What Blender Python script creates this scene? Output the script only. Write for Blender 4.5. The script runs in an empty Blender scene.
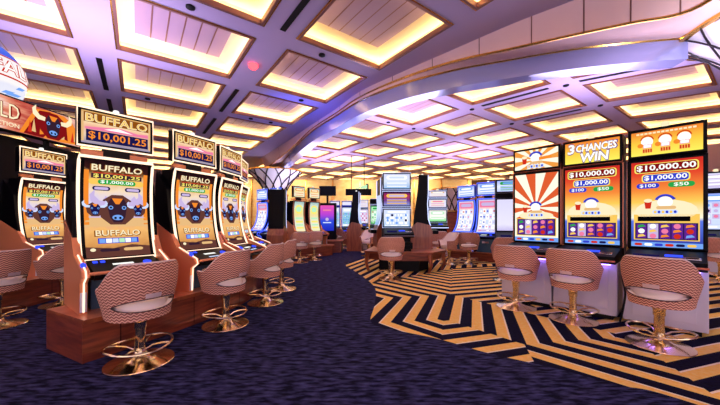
import bpy, bmesh, math, random
from mathutils import Vector, Matrix
random.seed(7)
C = bpy.context.scene.collection
CAM_H = 1.30
EXPO = 1.3
DK = .5 ** EXPO            # displays are set against the chosen exposure
pi = math.pi
# ------------------------------------------------------------------ materials
def lin(c):
    r = []
    for v in c:
        v = v / 255.0
        r.append(v / 12.92 if v <= 0.04045 else ((v + 0.055) / 1.055) ** 2.4)
    return (r[0], r[1], r[2], 1.0)
_m = {}
def mat(name, rgb, rough=0.5, metal=0.0, coat=0.0, spec=0.5):
    if name in _m: return _m[name]
    m = bpy.data.materials.new(name); m.use_nodes = True
    b = m.node_tree.nodes['Principled BSDF']
    b.inputs['Base Color'].default_value = lin(rgb)
    b.inputs['Roughness'].default_value = rough
    b.inputs['Metallic'].default_value = metal
    b.inputs['Coat Weight'].default_value = coat
    b.inputs['Specular IOR Level'].default_value = spec
    _m[name] = m
    return m
def emis(name, rgb, s=1.0):
    if name in _m: return _m[name]
    m = bpy.data.materials.new(name); m.use_nodes = True
    nt = m.node_tree; nt.nodes.clear()
    o = nt.nodes.new('ShaderNodeOutputMaterial'); e = nt.nodes.new('ShaderNodeEmission')
    e.inputs['Color'].default_value = lin(rgb); e.inputs['Strength'].default_value = s * DK
    nt.links.new(e.outputs[0], o.inputs[0])
    _m[name] = m
    return m
def emis_ramp(name, stops, axis='Z', s=1.0, noise=0.0):
    """a lit display showing a vertical colour gradient (in the part's own bounds)"""
    m = bpy.data.materials.new(name); m.use_nodes = True
    nt = m.node_tree; nt.nodes.clear(); N = nt.nodes.new; L = nt.links.new
    o = N('ShaderNodeOutputMaterial'); e = N('ShaderNodeEmission'); t = N('ShaderNodeTexCoord')
    sp = N('ShaderNodeSeparateXYZ'); r = N('ShaderNodeValToRGB')
    L(t.outputs['Generated'], sp.inputs[0])
    if noise:
        n = N('ShaderNodeTexNoise'); n.inputs['Scale'].default_value = 9; n.inputs['Detail'].default_value = 4
        L(t.outputs['Generated'], n.inputs['Vector'])
        ma = N('ShaderNodeMath'); ma.operation = 'MULTIPLY_ADD'; ma.inputs[1].default_value = noise; 
        sub = N('ShaderNodeMath'); sub.operation = 'SUBTRACT'; sub.inputs[1].default_value = 0.5
        L(n.outputs[0], sub.inputs[0]); L(sub.outputs[0], ma.inputs[0]); L(sp.outputs[axis], ma.inputs[2]); L(ma.outputs[0], r.inputs[0])
    else:
        L(sp.outputs[axis], r.inputs[0])
    cr = r.color_ramp
    while len(cr.elements) < len(stops): cr.elements.new(0.5)
    for el, (p, c) in zip(cr.elements, stops):
        el.position = p; el.color = lin(c)
    L(r.outputs[0], e.inputs[0]); e.inputs[1].default_value = s * DK; L(e.outputs[0], o.inputs[0])
    return m
def add_noise(m, rgb2, scale=(20, 20, 20), detail=4, bump=0.0, lo=.35, hi=.65, coord='Object'):
    nt = m.node_tree; N = nt.nodes.new; L = nt.links.new; b = nt.nodes['Principled BSDF']
    t = N('ShaderNodeTexCoord'); mp = N('ShaderNodeMapping'); mp.inputs['Scale'].default_value = scale
    n = N('ShaderNodeTexNoise'); n.inputs['Scale'].default_value = 1; n.inputs['Detail'].default_value = detail
    r = N('ShaderNodeValToRGB'); r.color_ramp.elements[0].position = lo; r.color_ramp.elements[1].position = hi
    r.color_ramp.elements[0].color = b.inputs['Base Color'].default_value[:]; r.color_ramp.elements[1].color = lin(rgb2)
    L(t.outputs[coord], mp.inputs[0]); L(mp.outputs[0], n.inputs['Vector']); L(n.outputs[0], r.inputs[0]); L(r.outputs[0], b.inputs['Base Color'])
    if bump:
        bp = N('ShaderNodeBump'); bp.inputs['Strength'].default_value = bump; bp.inputs['Distance'].default_value = .01
        L(n.outputs[0], bp.inputs['Height']); L(bp.outputs[0], b.inputs['Normal'])
    return m

BLACK = mat('black_gloss', (5, 4, 8), .42, 0, 0, .12)
BLACKM = mat('black_matte', (10, 8, 11), .6, 0, 0, .25)
BRONZE = mat('copper_panel', (234, 148, 104), .34, .25)
COPPER = mat('copper_trim', (214, 128, 98), .3, .7)
GOLD = mat('polished_brass', (244, 218, 172), .16, 1.0)
GOLDTRIM = mat('gold_strip', (236, 178, 86), .25, .9)
CHROME = mat('satin_chrome', (214, 210, 220), .18, 1.0)
SILVER = mat('white_metal', (214, 208, 226), .3, .25)
WOOD = add_noise(mat('mahogany_veneer', (104, 42, 28), .28, 0, .3), (150, 70, 44), (3, 3, 26), 5)
WOODL = add_noise(mat('walnut_veneer', (132, 62, 34), .3, 0, .3), (168, 88, 50), (14, 14, 2), 5)
LEDGE = add_noise(mat('copper_ledge', (196, 116, 84), .3, .3), (222, 140, 102), (8, 8, 8))
CEIL = add_noise(mat('lavender_plaster', (188, 168, 208), .62), (194, 175, 212), (.8, .8, .8))
PINKP = add_noise(mat('pink_plaster', (238, 196, 194), .6), (244, 204, 200), (1, 1, 1))
BANDM = mat('lavender_lacquer', (168, 172, 230), .2, .35, .4)
PANEL = mat('coffer_panel', (176, 146, 172), .6)
COFFRAME = mat('coffer_moulding', (140, 92, 84), .4, .3)
BONE = mat('white_capital', (240, 234, 246), .4)
IRON = mat('dark_lattice', (44, 34, 46), .4, .4)
CREAM = mat('cream_leather', (252, 236, 224), .45)
PIPE = mat('cream_piping', (240, 216, 206), .5)
BADGE = mat('badge_plate', (240, 214, 214), .3, .3)
TEAL = mat('dark_teal_door', (66, 100, 124), .3, .2)
GREYM = mat('grey_metal', (120, 116, 136), .35, .5)

WARM = emis('warm_led', (255, 216, 186), 1.9)
COVE = emis('cove_glow', (255, 228, 182), 16.5)
COVEP = mat('cove_plaster', (246, 228, 190), .7)
BLUELED = emis('blue_led', (50, 72, 255), 1.8)
PALEBLUE = emis('pale_blue_led', (196, 206, 255), 1.7)
REDLED = emis('red_led', (255, 60, 70), 5)
E = {k: emis('lit_' + k, v, s) for k, v, s in [
    ('white', (255, 255, 250), 1.15), ('cream', (255, 238, 196), 1.05), ('gold', (255, 206, 96), 1.0), ('gold_dark', (150, 82, 22), .9),
    ('orange', (250, 142, 46), 1.0), ('red', (212, 48, 30), 1.0), ('red_dark', (140, 20, 24), .9), ('blue', (52, 66, 205), 1.0),
    ('navy', (30, 26, 82), .9), ('green', (44, 168, 76), 1.0), ('mint', (190, 245, 200), 1.0), ('purple', (98, 40, 150), .95),
    ('sky', (120, 170, 250), 1.0), ('brown', (112, 66, 58), .8), ('brown_dark', (66, 40, 60), .7), ('tan', (236, 190, 130), 1.0),
    ('lilac', (206, 186, 232), 1.0), ('black', (14, 10, 16), .4), ('pink', (246, 128, 170), 1.0), ('yellow', (255, 236, 110), 1.05),
    ('paleblue', (206, 220, 255), 1.1), ('teal', (90, 190, 200), 1.0), ('burst', (228, 96, 50), 1.0), ('burst2', (246, 160, 70), 1.0)]}

# fabric with a zigzag (herringbone) weave that follows the shell's own UV
def fabric():
    m = bpy.data.materials.new('pink_herringbone'); m.use_nodes = True
    nt = m.node_tree; N = nt.nodes.new; L = nt.links.new; b = nt.nodes['Principled BSDF']
    b.inputs['Roughness'].default_value = .75
    uv = N('ShaderNodeUVMap'); sp = N('ShaderNodeSeparateXYZ'); L(uv.outputs[0], sp.inputs[0])
    def M(op, a, bb=None, c=None):
        n = N('ShaderNodeMath'); n.operation = op
        for i, v in enumerate((a, bb, c)):
            if v is None: continue
            if isinstance(v, (int, float)): n.inputs[i].default_value = v
            else: L(v, n.inputs[i])
        return n.outputs[0]
    tri = M('PINGPONG', M('MULTIPLY', sp.outputs['X'], 40.0), 1.0)
    ph = M('ADD', M('MULTIPLY', sp.outputs['Y'], 78.0), M('MULTIPLY', tri, 1.3))
    w = M('PINGPONG', ph, 1.0)
    r = N('ShaderNodeValToRGB'); r.color_ramp.elements[0].position = .25; r.color_ramp.elements[1].position = .75
    r.color_ramp.elements[0].color = lin((146, 72, 56)); r.color_ramp.elements[1].color = lin((246, 186, 160))
    L(w, r.inputs[0]); L(r.outputs[0], b.inputs['Base Color'])
    bp = N('ShaderNodeBump'); bp.inputs['Strength'].default_value = .35; bp.inputs['Distance'].default_value = .004
    L(w, bp.inputs['Height']); L(bp.outputs[0], b.inputs['Normal'])
    return m
FABRIC = fabric()
def carpet(name, c1, c2, sc):
    m = add_noise(mat(name, c1, .95, spec=.15), c2, sc, 6, .5, .40, .80)
    return m
NAVY = carpet('navy_carpet', (5, 6, 30), (78, 80, 136), (8, 28, 1))
NAVYS = carpet('navy_stripe_wool', (5, 5, 30), (14, 14, 58), (30, 30, 1))
GOLDS = carpet('gold_stripe_wool', (255, 204, 98), (255, 226, 146), (26, 26, 1))
CREAMS = carpet('cream_stripe_wool', (252, 236, 208), (255, 246, 228), (26, 26, 1))

# ------------------------------------------------------------------ mesh builder
class MB:
    def __init__(s): s.v = []; s.f = []; s.mi = []; s.uv = {}; s.mats = []
    def m(s, mm):
        if mm not in s.mats: s.mats.append(mm)
        return s.mats.index(mm)
    def face(s, pts, mm, uvs=None):
        i = len(s.v); s.v += [tuple(p) for p in pts]; s.f.append(tuple(range(i, i + len(pts)))); s.mi.append(s.m(mm))
        if uvs: s.uv[len(s.f) - 1] = uvs
    def add(s, verts, faces, mm):
        i = len(s.v); s.v += [tuple(p) for p in verts]; k = s.m(mm)
        for f in faces: s.f.append(tuple(j + i for j in f)); s.mi.append(k)
    def box(s, x0, x1, y0, y1, z0, z1, mm, bev=0.0):
        if bev > 0:
            b = bmesh.new(); bmesh.ops.create_cube(b, size=1)
            for v in b.verts: v.co = Vector(((x0 + x1) / 2 + v.co.x * (x1 - x0), (y0 + y1) / 2 + v.co.y * (y1 - y0), (z0 + z1) / 2 + v.co.z * (z1 - z0)))
            bmesh.ops.bevel(b, geom=b.edges[:], offset=bev, segments=2, affect='EDGES', profile=.5)
            s.add([v.co for v in b.verts], [[v.index for v in f.verts] for f in b.faces], mm); b.free(); return
        v = [(x0, y0, z0), (x1, y0, z0), (x1, y1, z0), (x0, y1, z0), (x0, y0, z1), (x1, y0, z1), (x1, y1, z1), (x0, y1, z1)]
        s.add(v, [(0, 3, 2, 1), (4, 5, 6, 7), (0, 1, 5, 4), (1, 2, 6, 5), (2, 3, 7, 6), (3, 0, 4, 7)], mm)
    def prism_x(s, poly, x0, x1, mm):          # polygon in (y, z) pushed along x
        n = len(poly)
        v = [(x0, y, z) for y, z in poly] + [(x1, y, z) for y, z in poly]
        s.add(v, [tuple(range(n)), tuple(range(2 * n - 1, n - 1, -1))] + [(i, i + n, (i + 1) % n + n, (i + 1) % n) for i in range(n)], mm)
    def prism_z(s, poly, z0, z1, mm, cap=None):
        n = len(poly)
        v = [(x, y, z0) for x, y in poly] + [(x, y, z1) for x, y in poly]
        s.add(v, [tuple(range(n - 1, -1, -1))] + [(i, (i + 1) % n, (i + 1) % n + n, i + n) for i in range(n)], mm)
        s.add([(x, y, z1) for x, y in poly], [tuple(range(n))], cap or mm)
    def tube(s, path, r, mm, seg=8, closed=False, rr=None):
        P = [Vector(p) for p in path]; n = len(P); rings = []
        up = None
        for i, p in enumerate(P):
            if closed: d = P[(i + 1) % n] - P[i - 1]
            else: d = P[min(i + 1, n - 1)] - P[max(i - 1, 0)]
            d.normalize()
            if up is None:
                up = Vector((0, 0, 1)) if abs(d.z) < .9 else Vector((0, 1, 0))
            a = d.cross(up)
            if a.length < 1e-4: a = d.cross(Vector((1, 0, .3)))
            a.normalize(); b2 = a.cross(d); up = b2
            rad = rr[i] if rr else r
            rings.append([p + (a * math.cos(t) + b2 * math.sin(t)) * rad for t in [2 * pi * k / seg for k in range(seg)]])
        v = [q for R in rings for q in R]; f = []
        for i in range(n if closed else n - 1):
            j = (i + 1) % n
            for k in range(seg): f.append((i * seg + k, i * seg + (k + 1) % seg, j * seg + (k + 1) % seg, j * seg + k))
        if not closed: f += [tuple(range(seg - 1, -1, -1)), tuple((n - 1) * seg + k for k in range(seg))]
        s.add(v, f, mm)
    def lathe(s, prof, mm, seg=32, c=(0, 0), sx=1, sy=1):
        v = []; f = []; n = len(prof)
        for r, z in prof:
            for k in range(seg): v.append((c[0] + sx * r * math.cos(2 * pi * k / seg), c[1] + sy * r * math.sin(2 * pi * k / seg), z))
        for i in range(n - 1):
            for k in range(seg): f.append((i * seg + k, i * seg + (k + 1) % seg, (i + 1) * seg + (k + 1) % seg, (i + 1) * seg + k))
        f += [tuple(range(seg - 1, -1, -1)), tuple((n - 1) * seg + k for k in range(seg))]
        s.add(v, f, mm)
    def loft(s, rails, mm, flip=False):
        """strip surfaces between successive rails (each a list of points)"""
        for a, b in zip(rails[:-1], rails[1:]):
            n = len(a)
            f = [(i, i + 1, i + 1 + n, i + n) for i in range(n - 1)]
            if flip: f = [q[::-1] for q in f]
            s.add(list(a) + list(b), f, mm)
    def build(s, name, parent=None, smooth=False, merge=True, recalc=True):
        me = bpy.data.meshes.new(name); me.from_pydata(s.v, [], s.f)
        for mm in s.mats: me.materials.append(mm)
        me.polygons.foreach_set('material_index', s.mi)
        if s.uv:
            ul = me.uv_layers.new(name='UVMap')
            for fi, uvs in s.uv.items():
                for li, q in zip(me.polygons[fi].loop_indices, uvs): ul.data[li].uv = q
        if merge or recalc:
            b = bmesh.new(); b.from_mesh(me)
            if merge: bmesh.ops.remove_doubles(b, verts=b.verts[:], dist=1e-5)
            if recalc: bmesh.ops.recalc_face_normals(b, faces=b.faces[:])
            b.to_mesh(me); b.free()
        if smooth:
            me.polygons.foreach_set('use_smooth', [True] * len(me.polygons))
            me.set_sharp_from_angle(angle=math.radians(40))
        me.update()
        o = bpy.data.objects.new(name, me); C.objects.link(o)
        if parent: o.parent = parent
        return o
def thing(name, label, cat, loc=(0, 0, 0), rz=0, group=None):
    o = bpy.data.objects.new(name, None); C.objects.link(o)
    o.empty_display_size = .2
    o.location = loc; o.rotation_euler = (0, 0, math.radians(rz)); tag(o, label, cat, group)
    return o
def tag(o, label=None, cat=None, group=None, kind=None):
    if label: o['label'] = label
    if cat: o['category'] = cat
    if group: o['group'] = group
    if kind: o['kind'] = kind
    return o
def copy_tree(o, parent=None):
    c = o.copy(); C.objects.link(c)
    if parent: c.parent = parent
    for ch in list(o.children): copy_tree(ch, c)
    return c
def place(src, label, loc, rz, group=None, first=set()):
    """the first placement moves the source itself, later ones copy it"""
    if src.name not in first:
        first.add(src.name); o = src
    else: o = copy_tree(src)
    o.location = loc; o.rotation_euler = (0, 0, math.radians(rz)); o['label'] = label
    if group: o['group'] = group
    return o
def crom(pts, n):
    """Catmull-Rom through the points, n samples per span"""
    P = [Vector(p) for p in pts]; out = []
    for i in range(len(P) - 1):
        p0 = P[i - 1] if i else P[0] * 2 - P[1]; p1 = P[i]; p2 = P[i + 1]; p3 = P[i + 2] if i + 2 < len(P) else P[i + 1] * 2 - P[i]
        for k in range(n):
            t = k / n
            out.append(.5 * ((2 * p1) + (p2 - p0) * t + (2 * p0 - 5 * p1 + 4 * p2 - p3) * t * t + (3 * p1 - p0 - 3 * p2 + p3) * t ** 3))
    out.append(P[-1])
    return out

def clip(poly, nx, ny, d):          # keep nx*x + ny*y >= d
    out = []
    for i in range(len(poly)):
        p, q = poly[i - 1], poly[i]; fp = nx * p[0] + ny * p[1] - d; fq = nx * q[0] + ny * q[1] - d
        if (fp >= 0) != (fq >= 0):
            t = fp / (fp - fq); out.append((p[0] + (q[0] - p[0]) * t, p[1] + (q[1] - p[1]) * t))
        if fq >= 0: out.append(q)
    return out
# ------------------------------------------------------------------ artwork on displays
class Art:
    """flat shapes laid on a display: x in 0..1 left to right, y in 0..1 bottom to top"""
    def __init__(s, surf, w, h, lift=.0014): s.surf = surf; s.w = w; s.h = h; s.mb = MB(); s.txs = {}; s.layer = 1; s.lift = lift
    def P(s, x, y, l=None): return s.surf(x, y, s.lift * (l if l is not None else s.layer))
    curved = False
    def poly(s, pts, mm, l=1):
        mm = E[mm] if isinstance(mm, str) else mm
        ys = [p[1] for p in pts]; y0, y1 = min(ys), max(ys)
        n = max(1, math.ceil((y1 - y0) / .03)) if s.curved else 1
        if n == 1: s.mb.face([s.P(x, y, l) for x, y in pts], mm); return
        for i in range(n):                                        # follow the bend of the glass
            q = clip(clip(pts, 0, 1, y0 + (y1 - y0) * i / n), 0, -1, -(y0 + (y1 - y0) * (i + 1) / n))
            if len(q) > 2: s.mb.face([s.P(x, y, l) for x, y in q], mm)
    def rect(s, x0, y0, x1, y1, mm, l=1):
        n = max(1, int((y1 - y0) / .06))
        for i in range(n):
            a = y0 + (y1 - y0) * i / n; b = y0 + (y1 - y0) * (i + 1) / n
            s.poly([(x0, a), (x1, a), (x1, b), (x0, b)], mm, l)
    def pill(s, x0, y0, x1, y1, mm, l=1, rad=None):
        r = (y1 - y0) / 2 if rad is None else rad
        rx = min(r * s.h / s.w, (x1 - x0) / 2); pts = []
        for cx, cy, a0 in ((x1 - rx, y1 - r, 0), (x0 + rx, y1 - r, 90), (x0 + rx, y0 + r, 180), (x1 - rx, y0 + r, 270)):
            for k in range(5):
                t = math.radians(a0 + 22.5 * k); pts.append((cx + rx * math.cos(t), cy + r * math.sin(t)))
        s.poly(pts, mm, l)
    def disc(s, cx, cy, r, mm, l=1, sy=1.0, n=20, a0=0, a1=360):
        k = s.w / s.h
        s.poly([(cx + r * math.cos(math.radians(a0 + (a1 - a0) * i / n)), cy + r * k * sy * math.sin(math.radians(a0 + (a1 - a0) * i / n))) for i in range(n + (a1 - a0 < 360))], mm, l)
    def arch(s, cx, cy, r0, r1, mm, l=1, a0=20, a1=160, n=14, sy=1.0):
        k = s.w / s.h * sy
        for i in range(n):
            t0 = math.radians(a0 + (a1 - a0) * i / n); t1 = math.radians(a0 + (a1 - a0) * (i + 1) / n)
            s.poly([(cx + r0 * math.cos(t0), cy + r0 * k * math.sin(t0)), (cx + r1 * math.cos(t0), cy + r1 * k * math.sin(t0)),
                    (cx + r1 * math.cos(t1), cy + r1 * k * math.sin(t1)), (cx + r0 * math.cos(t1), cy + r0 * k * math.sin(t1))], mm, l)
    def rays(s, cx, cy, n, mm, l=1, y0=0.0):
        """sunburst wedges clipped to the display"""
        for i in range(n):
            a = 2 * pi * i / n; b = a + pi / n
            pts = [(cx, cy)] + [(cx + 3 * math.cos(t), cy + 3 * s.w / s.h * math.sin(t)) for t in (a, (a + b) / 2, b)]
            for k, lo, v in ((0, True, 0.0), (0, False, 1.0), (1, True, y0), (1, False, 1.0)):
                out = []
                for j in range(len(pts)):
                    p, q = pts[j - 1], pts[j]
                    ip = (p[k] >= v) if lo else (p[k] <= v); iq = (q[k] >= v) if lo else (q[k] <= v)
                    if ip != iq:
                        t = (v - p[k]) / (q[k] - p[k]); out.append((p[0] + (q[0] - p[0]) * t, p[1] + (q[1] - p[1]) * t))
                    if iq: out.append(q)
                pts = out
                if not pts: break
            if len(pts) > 2: s.poly(pts, mm, l)
    def text(s, txt, cx, cy, hgt, mm, l=2, wid=None, bold=.02, shear=0):
        """hgt = cap height as a share of the display height; wid = width as a share of its width"""
        cu = bpy.data.curves.new('t', 'FONT'); cu.body = txt; cu.offset = bold; cu.resolution_u = 2; cu.shear = shear; cu.size = 1
        o = bpy.data.objects.new('t', cu); C.objects.link(o)
        dg = bpy.context.evaluated_depsgraph_get(); me = bpy.data.meshes.new_from_object(o.evaluated_get(dg))
        xs = [v.co.x for v in me.vertices]; ys = [v.co.y for v in me.vertices]
        x0, x1, y0, y1 = min(xs), max(xs), min(ys), max(ys)
        sy = hgt / (y1 - y0); sx = sy * s.h / s.w if wid is None else wid / (x1 - x0)
        pts = [s.P(cx + (v.co.x - (x0 + x1) / 2) * sx, cy + (v.co.y - (y0 + y1) / 2) * sy, l) for v in me.vertices]
        s.txs.setdefault((txt, round(cy, 1)), MB()).add(pts, [tuple(p.vertices) for p in me.polygons], E[mm])
        bpy.data.objects.remove(o); bpy.data.curves.remove(cu); bpy.data.meshes.remove(me)
    def finish(s, parent, name='screen_artwork', tname='lettering'):
        r = []
        if s.mb.f: r.append(s.mb.build(name, parent, merge=False, recalc=False))
        for tx in s.txs.values(): r.append(tx.build(tname, parent, merge=False, recalc=False))
        return r

def bison(a, cx, cy, k, dark='brown_dark', mid='brown', horn='lilac'):
    q = a.w / a.h
    def pt(x, y): return (cx + x * k, cy + y * k * q)
    a.poly([pt(*p) for p in [(-.9, -.5), (-1.0, .1), (-.75, .62), (-.3, .95), (.3, .95), (.75, .62), (1.0, .1), (.9, -.5), (.4, -1.0), (-.4, -1.0)]], mid, 2)
    a.poly([pt(*p) for p in [(-.55, .3), (-.35, .72), (.35, .72), (.55, .3), (.42, -.5), (.22, -.85), (-.22, -.85), (-.42, -.5)]], dark, 3)
    for sg in (-1, 1):
        a.poly([pt(sg * x, y) for x, y in [(.55, .5), (.95, .55), (1.2, .85), (1.18, 1.25), (1.45, .9), (1.4, .5), (1.05, .22), (.6, .22)]], horn, 3)
        a.disc(*pt(sg * .36, .12), .13 * k, 'sky', 4, n=10); a.disc(*pt(sg * .36, .12), .07 * k, 'black', 5, n=8)
        a.disc(*pt(sg * .13, -.55), .08 * k, 'black', 5, n=8)
    a.disc(*pt(0, -.52), .3 * k, 'sky', 4, sy=.6, n=14)
    a.poly([pt(*p) for p in [(-.3, .72), (-.1, .35), (.1, .35), (.3, .72)]], 'orange', 4)

BUFBG = emis_ramp('prairie_picture', [(0, (96, 62, 50)), (.12, (214, 150, 84)), (.28, (246, 188, 112)), (.42, (214, 160, 150)), (.56, (214, 206, 246)), (.7, (246, 220, 186)), (.84, (226, 170, 104)), (.9, (60, 26, 26)), (1, (30, 14, 18))], s=1.05, noise=.14)
TOPBG = emis_ramp('cream_picture', [(0, (150, 140, 170)), (.3, (236, 206, 176)), (.5, (236, 172, 150)), (.72, (255, 232, 176)), (1, (214, 160, 90))], s=1.05, noise=.12)
def art_buffalo(a):
    a.text('BUFFALO', .5, .925, .07, 'gold_dark', 2, .84, .05); a.text('BUFFALO', .5, .931, .062, 'cream', 3, .80, .02)
    a.rect(.12, .876, .88, .884, 'red', 1)
    a.rect(.1, .827, .9, .872, 'brown_dark', 1); a.text('$10,001.25', .5, .85, .042, 'yellow', 3, .74, .02)
    a.pill(.06, .765, .94, .822, 'gold', 1); a.pill(.2, .77, .8, .818, 'green', 2); a.text('$1,000.00', .5, .794, .034, 'white', 3, .52, .012)
    for x in (.12, .62): a.pill(x, .708, x + .27, .75, 'navy', 2); a.pill(x + .03, .716, x + .24, .742, 'lilac', 3)
    for x in (.0, .93): a.rect(x, .38, x + .07, .9, 'orange', 1)
    a.poly([(.07, .52), (.16, .62), (.24, .58), (.32, .66), (.45, .6), (.55, .66), (.68, .6), (.78, .67), (.86, .6), (.93, .64), (.93, .45), (.07, .45)], 'lilac', 1)
    a.poly([(.0, .4), (.1, .5), (.25, .46), (.4, .5), (.6, .47), (.8, .51), (1, .44), (1, .36), (0, .36)], 'tan', 1)
    for x in (.16, .84): bison(a, x, .53, .13, 'navy', 'brown', 'paleblue')
    bison(a, .5, .53, .29)
    a.text('BUFFALO', .5, .285, .07, 'gold_dark', 6, .74, .05); a.text('BUFFALO', .5, .29, .062, 'cream', 7, .7, .01)
    a.rect(.18, .172, .82, .236, 'blue', 1)
    for i in range(6): a.rect(.2 + i * .1, .18, .29 + i * .1, .228, ['sky', 'white', 'paleblue', 'mint', 'white', 'sky'][i], 2)
    a.poly([(0, .0), (1, 0), (1, .12), (.7, .15), (.4, .11), (0, .14)], 'brown', 1)
    a.disc(.1, .1, .04, 'cream', 2); a.pill(.2, .07, .5, .11, 'brown_dark', 2); a.pill(.56, .07, .88, .11, 'tan', 2)
def art_buftop(a):
    a.rect(.03, .66, .97, .96, 'gold_dark', 1)
    a.text('BUFFALO', .5, .80, .26, 'cream', 3, .9, .03); a.text('BUFFALO', .5, .80, .22, 'gold', 4, .88, .0)
    a.poly([(.05, .50), (.3, .56), (.55, .62), (.8, .54), (.96, .58), (.96, .46), (.05, .44)], 'pink', 1)
    a.poly([(.3, .5), (.5, .6), (.72, .5)], 'white', 2)
    a.rect(.06, .08, .96, .43, 'navy', 2); a.text('$10,001.25', .51, .255, .27, 'orange', 4, .84, .018)
    for x in (.0, .97): a.rect(x, .05, x + .03, .95, 'tan', 2)

BURST = emis('burst_cream', (255, 250, 226), 1.1)
RBG = emis_ramp('sunset_picture', [(0, (40, 50, 150)), (.3, (90, 120, 230)), (.34, (255, 250, 220)), (.52, (255, 206, 90)), (.66, (245, 140, 60)), (.85, (226, 70, 44)), (1, (204, 44, 36))], s=1.05)
YBG = emis_ramp('yellow_picture', [(0, (255, 240, 96)), (.5, (255, 206, 70)), (1, (240, 130, 50))], s=1.05)
def reels(a, y0, y1):
    a.rect(.04, y0 - .02, .96, y1 + .02, 'gold', 1); a.rect(.06, y0 - .01, .94, y1 + .01, 'navy', 2)
    cols = ['purple', 'lilac', 'purple', 'purple', 'purple']; sy = ['gold', 'red', 'green', 'pink', 'sky', 'white', 'orange', 'teal']
    for i in range(5):
        x = .08 + i * .17; a.rect(x, y0, x + .155, y1, cols[i], 3)
        for j in range(3):
            h = (y1 - y0) / 3; c = sy[(i * 3 + j * 5) % 8]
            if (i + j) % 2: a.disc(x + .077, y0 + h * (j + .5), .05, c, 4, n=10)
            else: a.poly([(x + .02, y0 + h * (j + .2)), (x + .14, y0 + h * (j + .45)), (x + .1, y0 + h * (j + .85)), (x + .03, y0 + h * (j + .7))], c, 4)
def emblem(a, cx, cy, r, l=3):
    """blue arch over a pale dome with a plain ribbon, left a mug of beer"""
    a.disc(cx, cy, r * .78, 'white', l, n=20); a.arch(cx, cy, r * .8, r * 1.12, 'blue', l + 1)
    k = a.w / a.h
    a.pill(cx - r * .9, cy - r * 1.0 * k, cx + r * 1.1, cy - r * .55 * k, 'tan', l + 1); a.pill(cx - r * 1.3, cy - r * 1.7 * k, cx + r * 1.3, cy - r * 1.1 * k, 'paleblue', l + 1)
    for i in range(6): a.pill(cx + r * (-1.15 + i * .4), cy - r * 1.6 * k, cx + r * (-.85 + i * .4), cy - r * 1.2 * k, 'blue' if i % 2 else 'gold', l + 2)
    x = cx - r * 1.75
    a.poly([(x - r * .4, cy + r * .15 * k), (x + r * .4, cy + r * .15 * k), (x + r * .28, cy - r * .9 * k), (x - r * .28, cy - r * .9 * k)], 'red', l)
    a.disc(x, cy + r * .25 * k, r * .45, 'cream', l + 1, sy=.6, n=12)
def art_burst(a):
    a.rays(.5, .5, 12, 'burst', 1, .34)
    emblem(a, .5, .5, .14); a.disc(.5, .38, .4, 'cream', 2, sy=.25)
    reels(a, .1, .32); a.rect(0, 0, 1, .06, 'sky', 1)
    for i in range(6): a.pill(.05 + i * .15, .015, .17 + i * .15, .045, ['red', 'white', 'blue', 'gold', 'navy', 'red'][i], 3)
def art_burst_top(a):
    a.rays(.5, .45, 12, 'burst2', 1); emblem(a, .5, .56, .15); 
    a.poly([(.58, .42), (.86, .46), (.86, .62), (.58, .58)], 'orange', 6)
def art_jackpot(a):
    a.pill(.05, .865, .95, .975, 'yellow', 1, .03); a.pill(.07, .873, .93, .968, 'red_dark', 2, .028); a.text('$10,000.00', .5, .92, .078, 'white', 3, .83, .022)
    a.pill(.16, .755, .84, .85, 'yellow', 1, .03); a.pill(.18, .762, .82, .843, 'blue', 2, .028); a.text('$1,000.00', .5, .803, .064, 'white', 3, .6, .022)
    a.pill(.08, .685, .42, .745, 'blue', 2); a.text('$100', .25, .715, .044, 'white', 3, .24, .015)
    a.pill(.54, .685, .9, .745, 'green', 2); a.text('$50', .72, .715, .044, 'white', 3, .2, .015)
    a.disc(.5, .42, .44, 'cream', 1, sy=.5); emblem(a, .5, .52, .14)
    a.rect(.04, .29, .96, .38, 'gold', 1); a.rect(.1, .3, .84, .355, 'black', 2); reels(a, .1, .27)
    a.rect(0, 0, 1, .055, 'sky', 1)
    for i in range(6): a.pill(.05 + i * .15, .012, .17 + i * .15, .042, ['red', 'white', 'blue', 'red', 'navy', 'gold'][i], 3)
def art_chances(a):
    for t, x, y, h, w in (('3', .12, .70, .46, .14), ('CHANCES', .585, .70, .34, .74), ('WIN', .56, .25, .42, .52)):
        a.text(t, x, y, h * 1.18, 'purple', 2, w * 1.05, .06, .1); a.text(t, x, y, h, 'white', 3, w, .03, .1)
def art_three(a):
    a.rect(.06, .86, .94, .95, 'orange', 1)
    for i in range(14): a.rect(.08 + i * .061, .87, .125 + i * .061, .94, 'cream', 2)
    for x in (.24, .5, .76):
        a.disc(x, .56, .09, 'white', 2, sy=1.1); a.arch(x, .6, .085, .105, 'red', 3, 10, 170, sy=1.1); a.rect(x - .06, .3, x + .07, .46, 'pink', 2); a.rect(x - .05, .32, x + .06, .44, 'white', 3)
        a.disc(x - .1, .42, .045, 'orange', 3); a.rect(x - .07, .1, x + .08, .28, 'gold', 2)
        for q in range(4): a.rect(x - .06 + q * .036, .12, x - .035 + q * .036, .26, 'red', 3)
def art_generic(pal, seed):
    def f(a):
        r = random.Random(seed)
        a.rect(.06, .78, .94, .96, pal[0], 1); a.pill(.14, .82, .86, .92, pal[1], 2)
        for i in range(5):
            for j in range(4):
                a.rect(.07 + i * .175, .14 + j * .155, .225 + i * .175, .275 + j * .155, pal[2 + (i + j) % 2], 1)
                c = r.choice(pal); a.disc(.147 + i * .175, .207 + j * .155, .05, c, 2, n=10)
        a.rect(.05, .03, .95, .1, pal[1], 1)
        for i in range(4): a.pill(.1 + i * .21, .045, .26 + i * .21, .085, pal[i % len(pal)], 2)
    return f
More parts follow.
